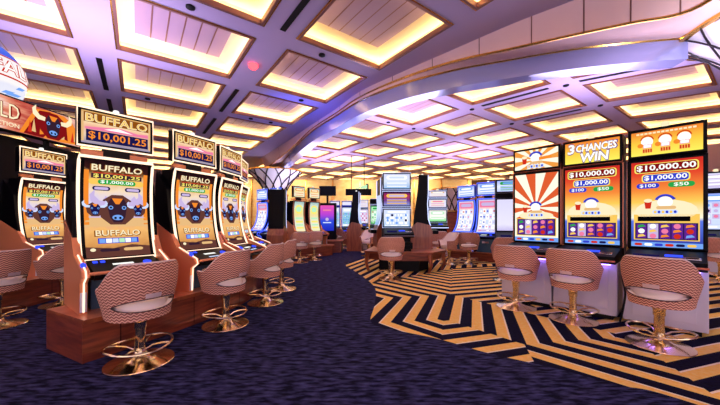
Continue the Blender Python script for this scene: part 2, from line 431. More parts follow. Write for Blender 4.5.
def art_lines(pal):
    def f(a):
        a.pill(.1, .62, .9, .9, pal[0], 1); a.pill(.2, .68, .8, .84, pal[1], 2)
        for i in range(4): a.rect(.12, .12 + i * .11, .88, .18 + i * .11, pal[i % 2], 1)
    return f

# ------------------------------------------------------------------ gaming machines
PROF_A = crom([(-.17, .875), (-.105, 1.05), (-.06, 1.26), (-.035, 1.5), (-.04, 1.74), (-.085, 1.97)], 5)
PROF_B = crom([(-.33, .90), (-.20, 1.06), (-.11, 1.26), (-.06, 1.5), (-.045, 1.74), (-.07, 1.97)], 5)
def prof(t, PROF):
    n = len(PROF) - 1; t = min(max(t, 0), 1) * n; i = min(int(t), n - 1); p = PROF[i].lerp(PROF[i + 1], t - i); d = (PROF[i + 1] - PROF[i]).normalized()
    return p, (-d.y, d.x)                                           # point and the normal towards the player
def curved_machine(name, label, trim, body, bg, art, topbg, topart, W=.66, z0=.40, copper=BRONZE, cat='slot machine', toptrim=None, group=None, PROF=PROF_A):
    t = thing(name, label, cat, group=group); hw = W / 2
    back = [(p.x + .05, p.y) for p in PROF]
    c = MB(); c.prism_x([(.24, z0), (-.12, z0), (-.16, .86)] + back + [(.16, 1.97), (.24, 1.5)], -hw + .004, hw - .004, body)
    for sg in (-1, 1): c.prism_x([(.25, 1.30), (-.09, 1.12), (-.03, 1.40), (.0, 1.7), (.2, 1.95)], sg * (hw - .003), sg * (hw + .05), body)
    c.build('cabinet', t)
    def surf(x0, x1, v0, v1):
        def S(x, y, lift=0):
            p, n = prof(v0 + (v1 - v0) * y, PROF)
            return (x0 + (x1 - x0) * x, p.x + n[0] * lift, p.y + n[1] * lift)
        return S
    S = surf(-hw, hw, 0, 1)
    b = MB(); rows = [[S(x, i / 24, .004) for x in (0, 1)] for i in range(25)]; rows2 = [[S(x, i / 24, -.05) for x in (0, 1)] for i in range(25)]
    b.loft(rows, BLACK); b.loft([[r[0] for r in rows], [r[0] for r in rows2]], BLACK); b.loft([[r[1] for r in rows], [r[1] for r in rows2]], BLACK)
    b.face([rows[0][0], rows[0][1], rows2[0][1], rows2[0][0]], BLACK); b.face([rows[-1][0], rows[-1][1], rows2[-1][1], rows2[-1][0]], BLACK)
    b.build('screen_bezel', t)
    lt = MB(); per = [S(0, i / 24, .012) for i in range(25)] + [S(1, i / 24, .012) for i in range(24, -1, -1)]
    lt.tube(per, .015, trim, 8, closed=True); lt.build('light_trim', t, smooth=True)
    s2 = surf(-hw + .045, hw - .045, .03, .975)
    sc = MB(); rows = [[s2(x, i / 24, .008) for x in (0, 1)] for i in range(25)]; sc.loft(rows, bg, flip=True); so = sc.build('screen', t)
    a = Art(lambda x, y, l: s2(x, y, .008 + l), W - .09, 1.1); a.curved = True; art(a); a.finish(so)
    # lit sign on top
    tp = MB(); tz0, tz1 = 2.08, 2.48; tw = hw + .01
    tp.box(-tw, tw, -.07, .03, tz0, tz1, BLACK, .008); to = tp.build('topper', t)
    tt = MB(); tt.tube([(-tw, -.07, tz0), (tw, -.07, tz0), (tw, -.07, tz1), (-tw, -.07, tz1)], .011, toptrim or trim, 8, closed=True); tt.build('topper_trim', to)
    tl = lambda x, y, l=0: (-tw + .03 + (2 * tw - .06) * x, -.074 - l, tz0 + .03 + (tz1 - tz0 - .06) * y)
    ts = MB(); ts.face([tl(0, 0), tl(1, 0), tl(1, 1), tl(0, 1)], topbg); ts.build('topper_screen', to, recalc=False)
    a = Art(tl, 2 * tw - .06, tz1 - tz0 - .06); topart(a); a.finish(to, 'topper_artwork', 'topper_lettering')
    k = MB(); k.box(-.12, .12, -.03, .03, 1.95, 2.085, BLACKM); k.box(-.3, .3, -.02, .02, 2.0, 2.05, BRONZE); k.build('topper_bracket', t)
    cd = MB(); cd.lathe([(.001, 2.48), (.03, 2.48), (.03, 2.525), (.02, 2.535), (.001, 2.535)], E['white'], 12); cd.build('candle_light', t, smooth=True)
    # button deck
    d = MB(); d.prism_x([(-.16, .895), (-.52, .80), (-.54, .75), (-.50, .72), (-.12, .72), (-.12, .87)], -hw + .03, hw - .03, BLACK); do = d.build('button_deck', t)
    def dk(x, q, l=.004): return (-hw + .03 + (W - .06) * x, -.16 - .36 * q - .26 * l, .895 - .095 * q + .96 * l)
    pn = MB(); pn.face([dk(.3, .62), dk(.6, .62), dk(.6, .5), dk(.3, .5)], E['white']); pn.face([dk(.28, .9), dk(.62, .9), dk(.62, .82), dk(.28, .82)], E['paleblue']); pn.build('button_panel', do)
    bb = MB(); bb.lathe([(.001, 0), (.038, 0), (.038, .014), (.001, .018)], BLUELED, 16); o = bb.build('spin_button', do); o.location = dk(.8, .6, .0); o.rotation_euler = (math.radians(15), 0, 0)
    for xx in (.1, .2):
        pb = MB(); pb.box(-.018, .018, -.018, .018, 0, .01, BLUELED); o = pb.build('push_button', do); o.location = dk(xx, .3, .0); o.rotation_euler = (math.radians(15), 0, 0)
    lip = MB(); lip.tube([dk(-.06, 1.08, 0), dk(1.06, 1.08, 0)], .016, copper, 8); lip.build('deck_edge', do)
    ld = MB(); ld.box(-hw + .05, hw - .05, -.3, -.1, z0, .73, TEAL, .01); ld.box(-.1, .1, -.306, -.3, .58, .64, CHROME); ld.build('lower_door', t)
    for sg in (-1, 1):
        poly = [(.25, z0), (-.42, z0), (-.44, .70), (-.53, .76), (-.51, .82), (-.20, .95), (-.09, 1.12), (.25, 1.30)]
        p = MB(); p.prism_x(poly, sg * hw, sg * (hw + .06), copper); po = p.build('side_panel', t)
        ls = MB(); ls.tube([(sg * (hw + .03), y - .008, z) for y, z in ((-.20, .95), (-.51, .82), (-.53, .76), (-.445, .70), (-.43, z0 + .02))], .0075, trim, 8); ls.build('light_strip', po)
        fc = MB(); fc.box(min(sg * (hw + .004), sg * (hw + .056)), max(sg * (hw + .004), sg * (hw + .056)), -.434, -.415, z0 + .02, .69, SILVER, .004); fc.build('front_cover', po)
        if sg < 0:
            tr = MB(); tr.lathe([(.001, 0), (.036, 0), (.033, .014), (.001, .018)], BLUELED, 16); o = tr.build('card_reader', po); o.location = (sg * (hw + .03), -.42, .862); o.rotation_euler = (math.radians(30), 0, 0); o.scale = (.6, 1, 1)
    return t

def flat_machine(name, label, frame, displays, W=.64, z0=.0, deck_y=.55, ped=SILVER, cat='slot machine', tilt=.0, back=.3, edge=None, base=None, group=None, pin=.02):
    """displays: list of (z0, z1, background, art, kind) from the bottom up; kind 'screen' or 'topper'"""
    t = thing(name, label, cat, group=group); hw = W / 2
    top = displays[-1][1]
    c = MB(); c.box(-hw, hw, 0.03, back, .70, top, BLACK, .015); c.build('cabinet', t)
    p = MB(); p.box(-hw + pin, hw - pin, -deck_y + .16, back - .02, z0 + .06, .74, ped, .01); p.box(-hw + .05, hw - .05, -deck_y + .21, back - .05, z0, z0 + .06, BLACKM); po = p.build('pedestal', t)
    fr = MB(); fr.box(-hw + .09, hw - .09, -deck_y + .148, -deck_y + .16, z0 + .14, .68, ped, .004); fr.build('access_door', po)
    for a0, a1, bg, art, kind in displays:
        b = MB(); b.box(-hw, hw, -.03, .04, a0, a1, BLACK, .02); bo = b.build('screen_bezel' if kind == 'screen' else 'topper', t)
        tr = MB(); e = .004; tr.tube([(-hw + e, -.012, a0 + e), (hw - e, -.012, a0 + e), (hw - e, -.012, a1 - e), (-hw + e, -.012, a1 - e)], .0125, edge or frame, 6, closed=True); tr.build('frame_trim', bo)
        S = lambda x, y, l=0, a0=a0, a1=a1: (-hw + .035 + (W - .07) * x, -.0315 - l, a0 + .035 + (a1 - a0 - .07) * y)
        s = MB(); s.face([S(0, 0), S(1, 0), S(1, 1), S(0, 1)], bg); so = s.build('screen' if kind == 'screen' else 'topper_screen', bo, recalc=False)
        if art:
            a = Art(S, W - .07, a1 - a0 - .07); art(a); a.finish(bo, 'screen_artwork' if kind == 'screen' else 'topper_artwork', 'lettering' if kind == 'screen' else 'topper_lettering')
    zs = displays[0][0]; zb = max(zs, .965)
    d = MB(); d.prism_x([(.03, zs), (-.08, zs), (-deck_y + .02, zb - .13), (-deck_y, zb - .19), (-deck_y + .06, zb - .23), (.03, zb - .23)], -hw + .01, hw - .01, BLACK); do = d.build('button_deck', t)
    def dk(x, q, l=.003): return (-hw + W * x, -.08 - (deck_y - .10) * q - .2 * l, zs + (zb - .13 - zs) * q + .97 * l)
    pn = MB(); pn.face([dk(.12, .8), dk(.45, .8), dk(.45, .5), dk(.12, .5)], E['navy']); pn.build('button_panel', do)
    b1 = MB(); b1.box(-.075, .075, -.028, .028, 0, .012, BLUELED, .004); o = b1.build('spin_button', do); o.location = dk(.62, .55, 0); o.rotation_euler = (math.radians(17), 0, 0)
    b2 = MB(); b2.box(-.07, .07, -.03, .03, 0, .008, CHROME, .003); b2.box(-.05, .05, -.015, .015, .004, .01, BLACK); o = b2.build('bill_slot', do); o.location = dk(.83, .7, 0); o.rotation_euler = (math.radians(17), 0, 0)
    if not pin:
        ug = MB(); ug.box(-hw + .06, hw - .06, -deck_y + .10, -deck_y + .125, zb - .245, zb - .232, emis('violet_underglow', (150, 110, 255), 14)); ug.build('underglow_strip', do)
    lp = MB(); lp.tube([(-hw, -deck_y + .0, zb - .185), (hw, -deck_y + .0, zb - .185)], .012, frame, 8); lp.build('deck_edge', do)
    cd = MB(); cd.lathe([(.001, top), (.04, top), (.04, top + .05), (.025, top + .065), (.001, top + .065)], E['cream'], 12); cd.build('candle_light', t, smooth=True)
    return t

# ------------------------------------------------------------------ stools
def make_stool():
    t = thing('swivel_stool', 'x', 'stool')
    b = MB(); b.lathe([(.001, 0), (.268, 0), (.272, .008), (.268, .014), (.16, .03), (.075, .06), (.05, .1), (.045, .14), (.001, .14)], GOLD, 40); b.build('base_disc', t, smooth=True)
    p = MB(); p.lathe([(.001, .12), (.042, .12), (.042, .31), (.05, .315), (.05, .37), (.06, .39), (.13, .44), (.13, .46), (.001, .46)], GOLD, 24); p.build('pole', t, smooth=True)
    r = MB(); ring = [(.262 * math.cos(2 * pi * k / 40), .02 + .25 * math.sin(2 * pi * k / 40), (.155) + .012 * math.cos(4 * pi * k / 40)) for k in range(40)]
    r.tube(ring, .011, GOLD, 8, closed=True)
    for k in range(4):
        a = pi / 4 + k * pi / 2
        q = [(.04 * math.cos(a), .04 * math.sin(a), .11)] + [(.262 * s * math.cos(a), .02 * s + .25 * s * math.sin(a), .11 + .045 * s + .02 * math.sin(pi * s)) for s in (.4, .7, 1.0)]
        r.tube(q, .008, GOLD, 6)
    r.build('foot_ring', t, smooth=True)
    # cushion
    s = MB(); s.lathe([(.001, .445), (.15, .445), (.185, .47), (.202, .51), (.205, .545), (.185, .575), (.1, .583), (.001, .583)], CREAM, 32, (0, .025), 1.02, 1.02); s.build('seat', t, smooth=True)
    # wrap-around back with a slot low in the middle
    NP = 56; PH = math.radians(132)
    def ss(x): x = min(max(x, 0), 1); return x * x * (3 - 2 * x)
    def top(ph):
        return .922 - .215 * ss((abs(ph) - math.radians(40)) / math.radians(58)) - .02 * (abs(ph) / PH) ** 2
    def bot(ph): return .427 + .03 * ss((abs(ph) - math.radians(50)) / math.radians(80))
    def slot(ph):
        q = abs(ph) / math.radians(66)
        hh = .058 * (1 - q ** 2.8) if q < 1 else 0
        return (.557 - hh * .85), (.557 + hh)
    def pt(ph, z, inner):
        k = (z - .41) / .5
        r = .246 + .05 * ss(k * 1.4) + .016 * k - (.04 if inner else 0)
        return (r * 1.02 * math.sin(ph), -r * .98 * math.cos(ph) + .03, z)
    phs = [-PH + 2 * PH * i / NP for i in range(NP + 1)]
    o = MB(); inn = MB(); ed = MB()
    def strip(lo, hi, n):
        for i in range(NP):
            for j in range(n):
                q = []
                for (ii, jj) in ((i, j), (i + 1, j), (i + 1, j + 1), (i, j + 1)):
                    ph = phs[ii]; z = lo(ph) + (hi(ph) - lo(ph)) * jj / n; q.append((ph, z))
                if abs(hi(phs[i]) - lo(phs[i])) < 1e-6 and abs(hi(phs[i + 1]) - lo(phs[i + 1])) < 1e-6: continue
                o.face([pt(a, z, False) for a, z in q], FABRIC, [(a * .3, z) for a, z in q])
                o.face([pt(a, z, True) for a, z in reversed(q)], CREAM, [(a * .3, z) for a, z in reversed(q)])
    strip(bot, lambda p: slot(p)[0], 4); strip(lambda p: slot(p)[1], top, 9)
    def rim(f):
        for i in range(NP):
            a, b2 = phs[i], phs[i + 1]
            o.face([pt(a, f(a), False), pt(b2, f(b2), False), pt(b2, f(b2), True), pt(a, f(a), True)], FABRIC, [(0, 0)] * 4)
    rim(bot); rim(top)
    for i in range(NP):
        a, b2 = phs[i], phs[i + 1]
        if max(abs(a), abs(b2)) < math.radians(65.5):
            for kk in (0, 1): o.face([pt(a, slot(a)[kk], False), pt(b2, slot(b2)[kk], False), pt(b2, slot(b2)[kk], True), pt(a, slot(a)[kk], True)], CREAM, [(0, 0)] * 4)
    for e in (-PH, PH):
        o.face([pt(e, bot(e), False), pt(e, top(e), False), pt(e, top(e), True), pt(e, bot(e), True)], FABRIC, [(0, 0)] * 4)
    bo = o.build('backrest', t, smooth=True)
    pp = MB(); pp.tube([Vector(pt(a, top(a) + .004, False)).lerp(Vector(pt(a, top(a) + .004, True)), .35) for a in phs], .010, PIPE, 6); pp.build('piping', bo, smooth=True)
    sp = MB(); aa = [math.radians(-65 + 130 * i / 30) for i in range(31)]
    loop = [pt(a, slot(a)[1], False) for a in aa] + [pt(a, slot(a)[0], False) for a in reversed(aa[1:-1])]
    sp.tube(loop, .005, mat('dark_piping', (70, 40, 40), .6), 6, closed=True); sp.build('slot_edging', bo, smooth=True)
    bd = MB(); vs = []
    for z in (.622, .662):
        for i in range(5):
            a = math.radians(-12 + 24 * i / 4); q = Vector(pt(a, z, False)); n = Vector((math.sin(a), -math.cos(a), 0)); vs.append(q + n * .006)
    bd.add(vs, [(i, i + 1, i + 6, i + 5) for i in range(4)], BADGE); bd.build('badge', bo, smooth=True)
    return t

# ================================================================== THE SETTING
# grid axes of the ceiling: a runs right-and-away, b runs left-and-away
AX = Vector((.807, .5905)); BX = Vector((-.5905, .807))
CH = CAM_H + 3.0
def ab(a, b): return AX * a + BX * b
def far_shift(a, b):
    f = min(max((a - 4.2) / 1.2, 0), 1)
    return f * (.062 * (5.1 - b) ** 2 if b < 5.1 else 0)
def cpt(a, b, z=0):
    p = ab(a + far_shift(a, b), b); return (p.x, p.y, CH + z)
near_cols = [(-7.5, -5.75), (-5.08, -3.33), (-2.67, -.90), (-.255, 1.53), (2.16, 3.86)]
far_cols = [(5.43 + 2.16 * j, 5.43 + 2.16 * j + 1.56) for j in range(8)]
rows = [(2.95 + 2.145 * k, 2.95 + 2.145 * k + 1.68) for k in range(-4, 9)]     # rows[3] is the row -1
abr = [-16.0] + [x for c in near_cols + far_cols for x in c] + [26.0]
bbr = [-9.0] + [x for r in rows for x in r] + [26.0]
coffers = []
cm = MB()
for i in range(len(abr) - 1):
    for j in range(len(bbr) - 1):
        a0, a1, b0, b1 = abr[i], abr[i + 1], bbr[j], bbr[j + 1]
        q = [cpt(a0, b0), cpt(a1, b0), cpt(a1, b1), cpt(a0, b1)]
        isc = i % 2 == 1 and j % 2 == 1 and i < len(abr) - 1 and j < len(bbr) - 1
        if isc:
            ci = (i - 1) // 2; k = (j - 1) // 2 - 4
            cen = cpt((a0 + a1) / 2, (b0 + b1) / 2)
            far = ci >= len(near_cols)
            ok = cen[1] > -3.2 and cen[1] < 23 and abs(cen[0]) < 13.5
            if far and k < -1: ok = False
            if not far and (k < -2): ok = False
            if not far and ci == 0 and k < 1: ok = False
            if ok: coffers.append((ci, k, (a0, a1, b0, b1))); continue
        if min(p[1] for p in q) > 25 or max(p[1] for p in q) < -7: continue
        cm.face(q, CEIL)
ce = cm.build('ceiling', recalc=False); tag(ce, kind='structure')
ordw = ['first', 'second', 'third', 'fourth', 'fifth', 'sixth', 'seventh', 'eighth', 'ninth', 'tenth', 'eleventh', 'twelfth']
def coffer(ci, k, r):
    a0, a1, b0, b1 = r
    far = ci >= len(near_cols)
    if far: lab = 'glowing ceiling coffer past the bulkhead, %s column from it, %s row from right' % (ordw[ci - len(near_cols)], ordw[k + 1])
    else: lab = 'glowing ceiling coffer before the bulkhead, %s column from it, %s row from camera' % (ordw[len(near_cols) - 1 - ci], ordw[k + 2])
    cx, cy, _ = cpt((a0 + a1) / 2, (b0 + b1) / 2)
    t = thing('ceiling_coffer', lab, 'ceiling light', (cx, cy, CH), 0, 'lit ceiling coffers')
    def P(u, v, z):
        p = cpt(a0 + (a1 - a0) * u, b0 + (b1 - b0) * v, z); return (p[0] - cx, p[1] - cy, z)
    def ring(m, z): return [P(m, m, z), P(1 - m, m, z), P(1 - m, 1 - m, z), P(m, 1 - m, z)]
    def quads(mb, A, B, mm):
        for i in range(4): mb.face([A[i], A[(i + 1) % 4], B[(i + 1) % 4], B[i]], mm)
    f = MB(); quads(f, ring(-.016, -.022), ring(.006, -.022), COFFRAME); quads(f, ring(-.016, 0), ring(-.016, -.022), COFFRAME); quads(f, ring(.006, -.022), ring(.006, .06), COFFRAME)
    quads(f, ring(-.030, -.010), ring(-.016, -.010), GOLDTRIM)
    f.build('moulding', t, recalc=False)
    g = MB(); quads(g, ring(.006, .06), ring(-.06, .06), COVEP); quads(g, ring(-.06, .06), ring(-.06, .18), COVEP); quads(g, ring(-.06, .18), ring(.12, .25), COVEP); go = g.build('cove', t, recalc=False)
    e = MB(); quads(e, ring(-.054, .066), ring(-.030, .066), COVE); e.build('cove_light', go, recalc=False)
    h = MB(); h.face(ring(.12, .25), PANEL)
    for i in range(1, 6):
        u = .12 + .76 * i / 6
        h.face([P(u - .006, .12, .246), P(u + .006, .12, .246), P(u + .006, .88, .246), P(u - .006, .88, .246)], COFFRAME)
    h.build('plank_panel', t, recalc=False)
for c in coffers: coffer(*c)

# black slots and dots in the beams
slots = [(1.85, 2.2, 4.6, 'between the two coffer columns nearest the bulkhead, closest to the camera'), (1.85, 7.3, 9.05, 'between the two coffer columns nearest the bulkhead, middle of three'),
         (1.85, 9.75, 11.7, 'between the two coffer columns nearest the bulkhead, farthest of three'), (-.58, 7.4, 9.1, 'in the beam above the left row of machines, nearer of two'),
         (-.58, 9.75, 11.6, 'in the beam above the left row of machines, farther of two'), (7.28, 3.05, 4.55, 'in the first beam past the bulkhead, farther one'), (7.28, 1.2, 2.5, 'in the first beam past the bulkhead, near the right column'),
         (9.44, 3.1, 4.5, 'in the second beam past the bulkhead')]
for a, b0, b1, w in slots:
    s = MB(); q = [cpt(a - .045, b0, -.012), cpt(a + .045, b0, -.012), cpt(a + .045, b1, -.012), cpt(a - .045, b1, -.012)]
    s.add(q + [(x, y, CH - .002) for x, y, z in q], [(0, 1, 2, 3), (4, 7, 6, 5), (0, 4, 5, 1), (1, 5, 6, 2), (2, 6, 7, 3), (3, 7, 4, 0)], BLACKM)
    tag(s.build('slot_diffuser'), 'long black air slot ' + w, 'air vent', 'black air slots in the ceiling')
dots = [(2.7, 4.86, 'coffer column beside the bulkhead, closest to the camera'), (3.3, 7.0, 'coffer column beside the bulkhead, below the slot'), (2.7, 9.15, 'coffer column beside the bulkhead, third'), (3.3, 9.15, 'coffer column beside the bulkhead, fourth'),
        (.6, 4.86, 'second coffer column, closest to the camera'), (.2, 9.15, 'second coffer column, farther'), (-.58, 12.2, 'beam over the left machines'), (7.35, 2.75, 'first beam past the bulkhead, by the right column'), (7.3, 4.85, 'first beam past the bulkhead, second'),
        (7.3, 7.0, 'first beam past the bulkhead, third'), (9.4, 4.85, 'second beam past the bulkhead, second'), (9.4, 2.7, 'second beam past the bulkhead, first'), (6.2, 7.0, 'coffer row past the bulkhead, nearest'), (8.4, 7.0, 'coffer row past the bulkhead, next')]
for a, b, w in dots:
    s = MB(); x, y, z = cpt(a, b); s.lathe([(.001, CH + .01), (.06, CH + .01), (.06, CH - .02), (.04, CH - .03), (.001, CH - .03)], BLACKM, 14, (x, y))
    tag(s.build('ceiling_speaker', smooth=True), 'small round black ceiling fitting, ' + w, 'ceiling fitting', 'small black ceiling fittings')
x, y, z = cpt(1.8, 5.95); s = MB(); s.lathe([(.001, CH), (.09, CH), (.09, CH - .05), (.05, CH - .09), (.001, CH - .1)], REDLED, 16, (x, y))
tag(s.build('strobe_light', smooth=True), 'glowing red strobe light on the ceiling beam', 'strobe light')

# stepped curved bulkhead hung between the two columns: rails E (ceiling), S (strip), G (gold), B (band foot)
RE = [(-4.75, 14.6), (-2.75, 11.55), (-1.60, 9.70), (-.655, 8.22), (0, 7.1), (.815, 6.2), (1.60, 5.39), (2.31, 4.67), (2.92, 4.15), (3.37, 3.78), (3.78, 3.46), (4.05, 2.9), (4.2, 1.9)]
RG = [(-5.10, 18.0), (-2.92, 12.67), (-1.60, 9.75), (-.645, 8.16), (0, 7.13), (.825, 6.27), (1.69, 5.69), (2.61, 5.29), (3.49, 4.96), (4.24, 4.78), (5.02, 4.65), (4.86, 4.0), (4.74, 2.6)]
RS = []
ys = [176, 151, 130.5, 113, 97, 79, 62.5, 49, 35, 23, 12]
xs = [270, 290, 310, 336, 360, 400, 450, 510, 574, 630, 690]
for e, g, py in zip(RE, RG, ys + [None, None]):
    p = Vector(e).lerp(Vector(g), .28)
    hh = (220 - py) / 304 * p.y if py is not None else 2.72
    RS.append((p.x, p.y, CAM_H + min(max(hh, 2.62), 2.88)))
HG, HB = CAM_H + 2.79, CAM_H + 2.47
n = 6
E1 = crom([(x, y, CH) for x, y in RE], n); S1 = crom(RS, n)
# the gold edge has a real corner at the right column
gl = crom([(x, y, HG) for x, y in RG[:11]], n); gr = crom([(x, y, HG) for x, y in RG[10:]], n); G1 = gl + gr[1:]
B1 = [Vector((p.x, p.y, HB)) for p in G1]
def offs(line, d, z=None):
    out = []
    for i, p in enumerate(line):
        t = (line[min(i + 1, len(line) - 1)] - line[max(i - 1, 0)]); nrm = Vector((-t.y, t.x, 0)).normalized()
        q = p + nrm * d; out.append(Vector((q.x, q.y, p.z if z is None else z)))
    return out
bk = thing('ceiling_bulkhead', 'curved stepped bulkhead in pink and lavender sweeping across the ceiling', 'bulkhead'); bk['kind'] = 'structure'
m = MB(); m.loft([E1, S1], PINKP); j = m
for q in range(4, len(E1) - 2, 5):
    a, b = E1[q], S1[q]; tdir = (E1[q + 1] - E1[q - 1]).normalized(); nn = Vector((tdir.y, -tdir.x, 0)) * .004
    j.face([a - tdir * .008 + nn, a + tdir * .008 + nn, b + tdir * .008 + nn, b - tdir * .008 + nn], COFFRAME)
m.build('upper_fascia', bk, smooth=True, recalc=False)
m = MB(); m.loft([S1, G1], PINKP); m.build('soffit', bk, smooth=True)
m = MB(); m.tube(S1, .022, GOLDTRIM, 6); m.build('fascia_strip', bk, smooth=True)
m = MB(); m.tube(G1, .026, GOLDTRIM, 6); m.build('gold_strip', bk, smooth=True)
nl = len(gl)
m = MB(); m.loft([gl, B1[:nl]], BANDM); bkl = offs(gl, .3, HB); bku = offs(gl, .3, CH)
m.loft([B1[:nl], bkl], BANDM); m.loft([bkl, bku], CEIL); m.build('lavender_band', bk, smooth=True)
m = MB(); m.loft([gr, [Vector((p.x, p.y, HG - .07)) for p in gr]], BANDM); m.build('lavender_edge', bk, smooth=True)
# a few blue uplight fixtures on the band
# columns with flared lattice capitals
def column(cx, cy, r0, r1, ztop, zneck, lab):
    t = thing('column', lab, 'column', (cx, cy, 0)); t['kind'] = 'structure'
    s = MB(); s.lathe([(.001, 0), (r0 + .08, 0), (r0 + .08, .3), (r0, .32), (r0, zneck), (.001, zneck)], WOOD, 32); s.build('shaft', t, smooth=True)
    def rad(q): return r0 * .86 + (r1 - r0 * .86) * (q ** 1.7)
    c = MB(); c.lathe([(.001, zneck)] + [(rad(i / 12) - .03, zneck + (ztop - zneck) * i / 12) for i in range(13)] + [(.001, ztop)], BONE, 40); c.build('capital', t, smooth=True)
    l = MB()
    for k in range(11):
        for sg in (-1, 1):
            a0 = 2 * pi * k / 11
            l.tube([(rad(q) * math.cos(a0 + sg * q * .75), rad(q) * math.sin(a0 + sg * q * .75), zneck + (ztop - zneck) * q) for q in [i / 8 for i in range(9)]], min(.014 + .012 * r1, .0018 * math.hypot(cx, cy)), IRON, 6)
    l.build('lattice', t, smooth=True)
    g = MB(); g.lathe([(r1 - .05, ztop - .03), (r1 + .03, ztop - .03), (r1 + .03, ztop + .03), (r1 - .05, ztop + .03)], GOLDTRIM, 40); g.lathe([(r0 - .02, zneck - .04), (r0 + .05, zneck - .04), (r0 + .05, zneck + .04), (r0 - .02, zneck + .04)], GOLDTRIM, 32); g.build('gold_ring', t, smooth=True)
column(-4.35, 15.6, .62, 1.36, HB, HB - 1.2, 'column with a flared white lattice capital behind the left machines, at the far end of the bulkhead')
column(5.80, 4.22, .36, .98, HG - .03, HB - .62, 'column with a flared white lattice capital at the right edge, near end of the bulkhead')
column(4.75, 15.5, .5, 1.05, CAM_H + 1.55, CAM_H + .45, 'far column with a white lattice capital behind the blue-framed machines')

# walls
GW = add_noise(mat('golden_wall', (244, 214, 150), .5), (252, 230, 178), (3, 3, 6)); PW = mat('mauve_wall', (176, 142, 172), .6)
w = MB(); w.face([(-16, 22.5, 0), (16, 22.5, 0), (16, 22.5, CH), (-16, 22.5, CH)], GW)
for i in range(16): w.box(-16 + 2 * i - .04, -16 + 2 * i + .04, 22.42, 22.5, 0, CH, GOLDTRIM)
tag(w.build('wall_back', recalc=False), kind='structure')
w = MB(); w.face([(-14, -7, 0), (-14, 22.5, 0), (-14, 22.5, CH), (-14, -7, CH)], PW); tag(w.build('wall_left', recalc=False), kind='structure')
w = MB(); w.face([(14, -7, 0), (14, 22.5, 0), (14, 22.5, CH), (14, -7, CH)], PW); tag(w.build('wall_right', recalc=False), kind='structure')

# floor: striped carpet zones and the plain navy carpet running through it
D1 = Vector((.352, .936)); D2 = Vector((.66, -.751)); D3 = Vector((.955, .297))
N1 = Vector((.936, -.352)); N2 = Vector((-.751, -.66)); N3 = Vector((.297, -.955))   # N1 right of d1; N2, N3 point down
J = Vector((1.10, 4.0)); T = J + D1 * 1.36
fl = MB(); PER = .272; H0 = .075
def zone(poly, nrm, org, s0, sign):
    """stripes of phase s = s0 + sign * nrm.(p - org)"""
    vals = [s0 + sign * nrm.dot(Vector(p) - org) for p in poly]
    lo = math.floor((min(vals) - H0) / PER) - 1; hi = math.ceil((max(vals) - H0) / PER) + 1
    for k in range(lo, hi):
        for f0, f1, mm in ((0, .43, GOLDS), (.43, .5, CREAMS), (.5, 1, NAVYS)):
            v0 = H0 + (k + f0) * PER; v1 = H0 + (k + f1) * PER
            n = nrm * sign; base = n.dot(org) - s0
            q = clip(poly, n.x, n.y, v0 + base)
            if len(q) < 3: continue
            q = clip(q, -n.x, -n.y, -(v1 + base))
            if len(q) >= 3: fl.face([(x, y, 0) for x, y in q], mm)
def tv(v): return (v.x, v.y)
LFT = Vector((-.985, -.172)); DWN = Vector((-.30, -.954)); UP = -DWN; RD = Vector((.60, -.80))
Kp = J + RD * 1.03; sK = N1.dot(Kp - J)
# M where the seam from T meets the seam from K
def meet(p, u, q, v):
    dd = u.x * v.y - u.y * v.x; t = ((q.x - p.x) * v.y - (q.y - p.y) * v.x) / dd; return p + u * t
Mp = meet(T, RD, Kp, -LFT); sM = N1.dot(Mp - J)
zone([tv(J), tv(T), tv(T + LFT * 6), tv(J + LFT * 6)], N1, J, 0, -1)                                        # left strips
zone([tv(J), tv(Kp), tv(Mp), tv(T)], N1, J, 0, 1)                                                           # right strips
zone([tv(J), tv(J + LFT * 6), tv(J + LFT * 6 + Vector((0, -6))), tv(J + DWN * 6)], N2, J, 0, 1)
zone([tv(J), tv(J + DWN * 6), tv(Kp + DWN * 6), tv(Kp)], N3, J, 0, 1)
zone([tv(Kp), tv(Kp + DWN * 6), tv(Mp + DWN * 6), tv(Mp)], N2, Kp, sK, -1)
L2 = T + UP * 3.05; Q2 = T + LFT * 3.2
zone([tv(T), tv(L2), tv(Q2)], N2, T, 0, 1)
zone([tv(L2), tv(L2 + UP * 20), tv(L2 + UP * 20 + LFT * 20), tv(Q2 + LFT * 20), tv(Q2)], N1, L2, 0, -1)
R2 = L2 + D3 * 20
zone([tv(T), tv(Mp), tv(Mp + D3 * 12), tv(R2), tv(L2)], N3, T, 0, 1)
zone([tv(Mp), tv(Mp + DWN * 8), tv(Mp + DWN * 8 + D3 * 14), tv(Mp + D3 * 14)], N3, Mp, sM, -1)
# beyond: alternating bands
P0 = L2
for i, (dep, nn) in enumerate(((.5, N1), (1.1, N3), (.9, N1), (1.4, N3), (1.2, N1), (8, N3))):
    P1 = P0 + UP * dep; zone([tv(P0), tv(P0 + D3 * 20), tv(P1 + D3 * 20), tv(P1)], nn, P0, 0, 1 if nn is N1 else 1); P0 = P1
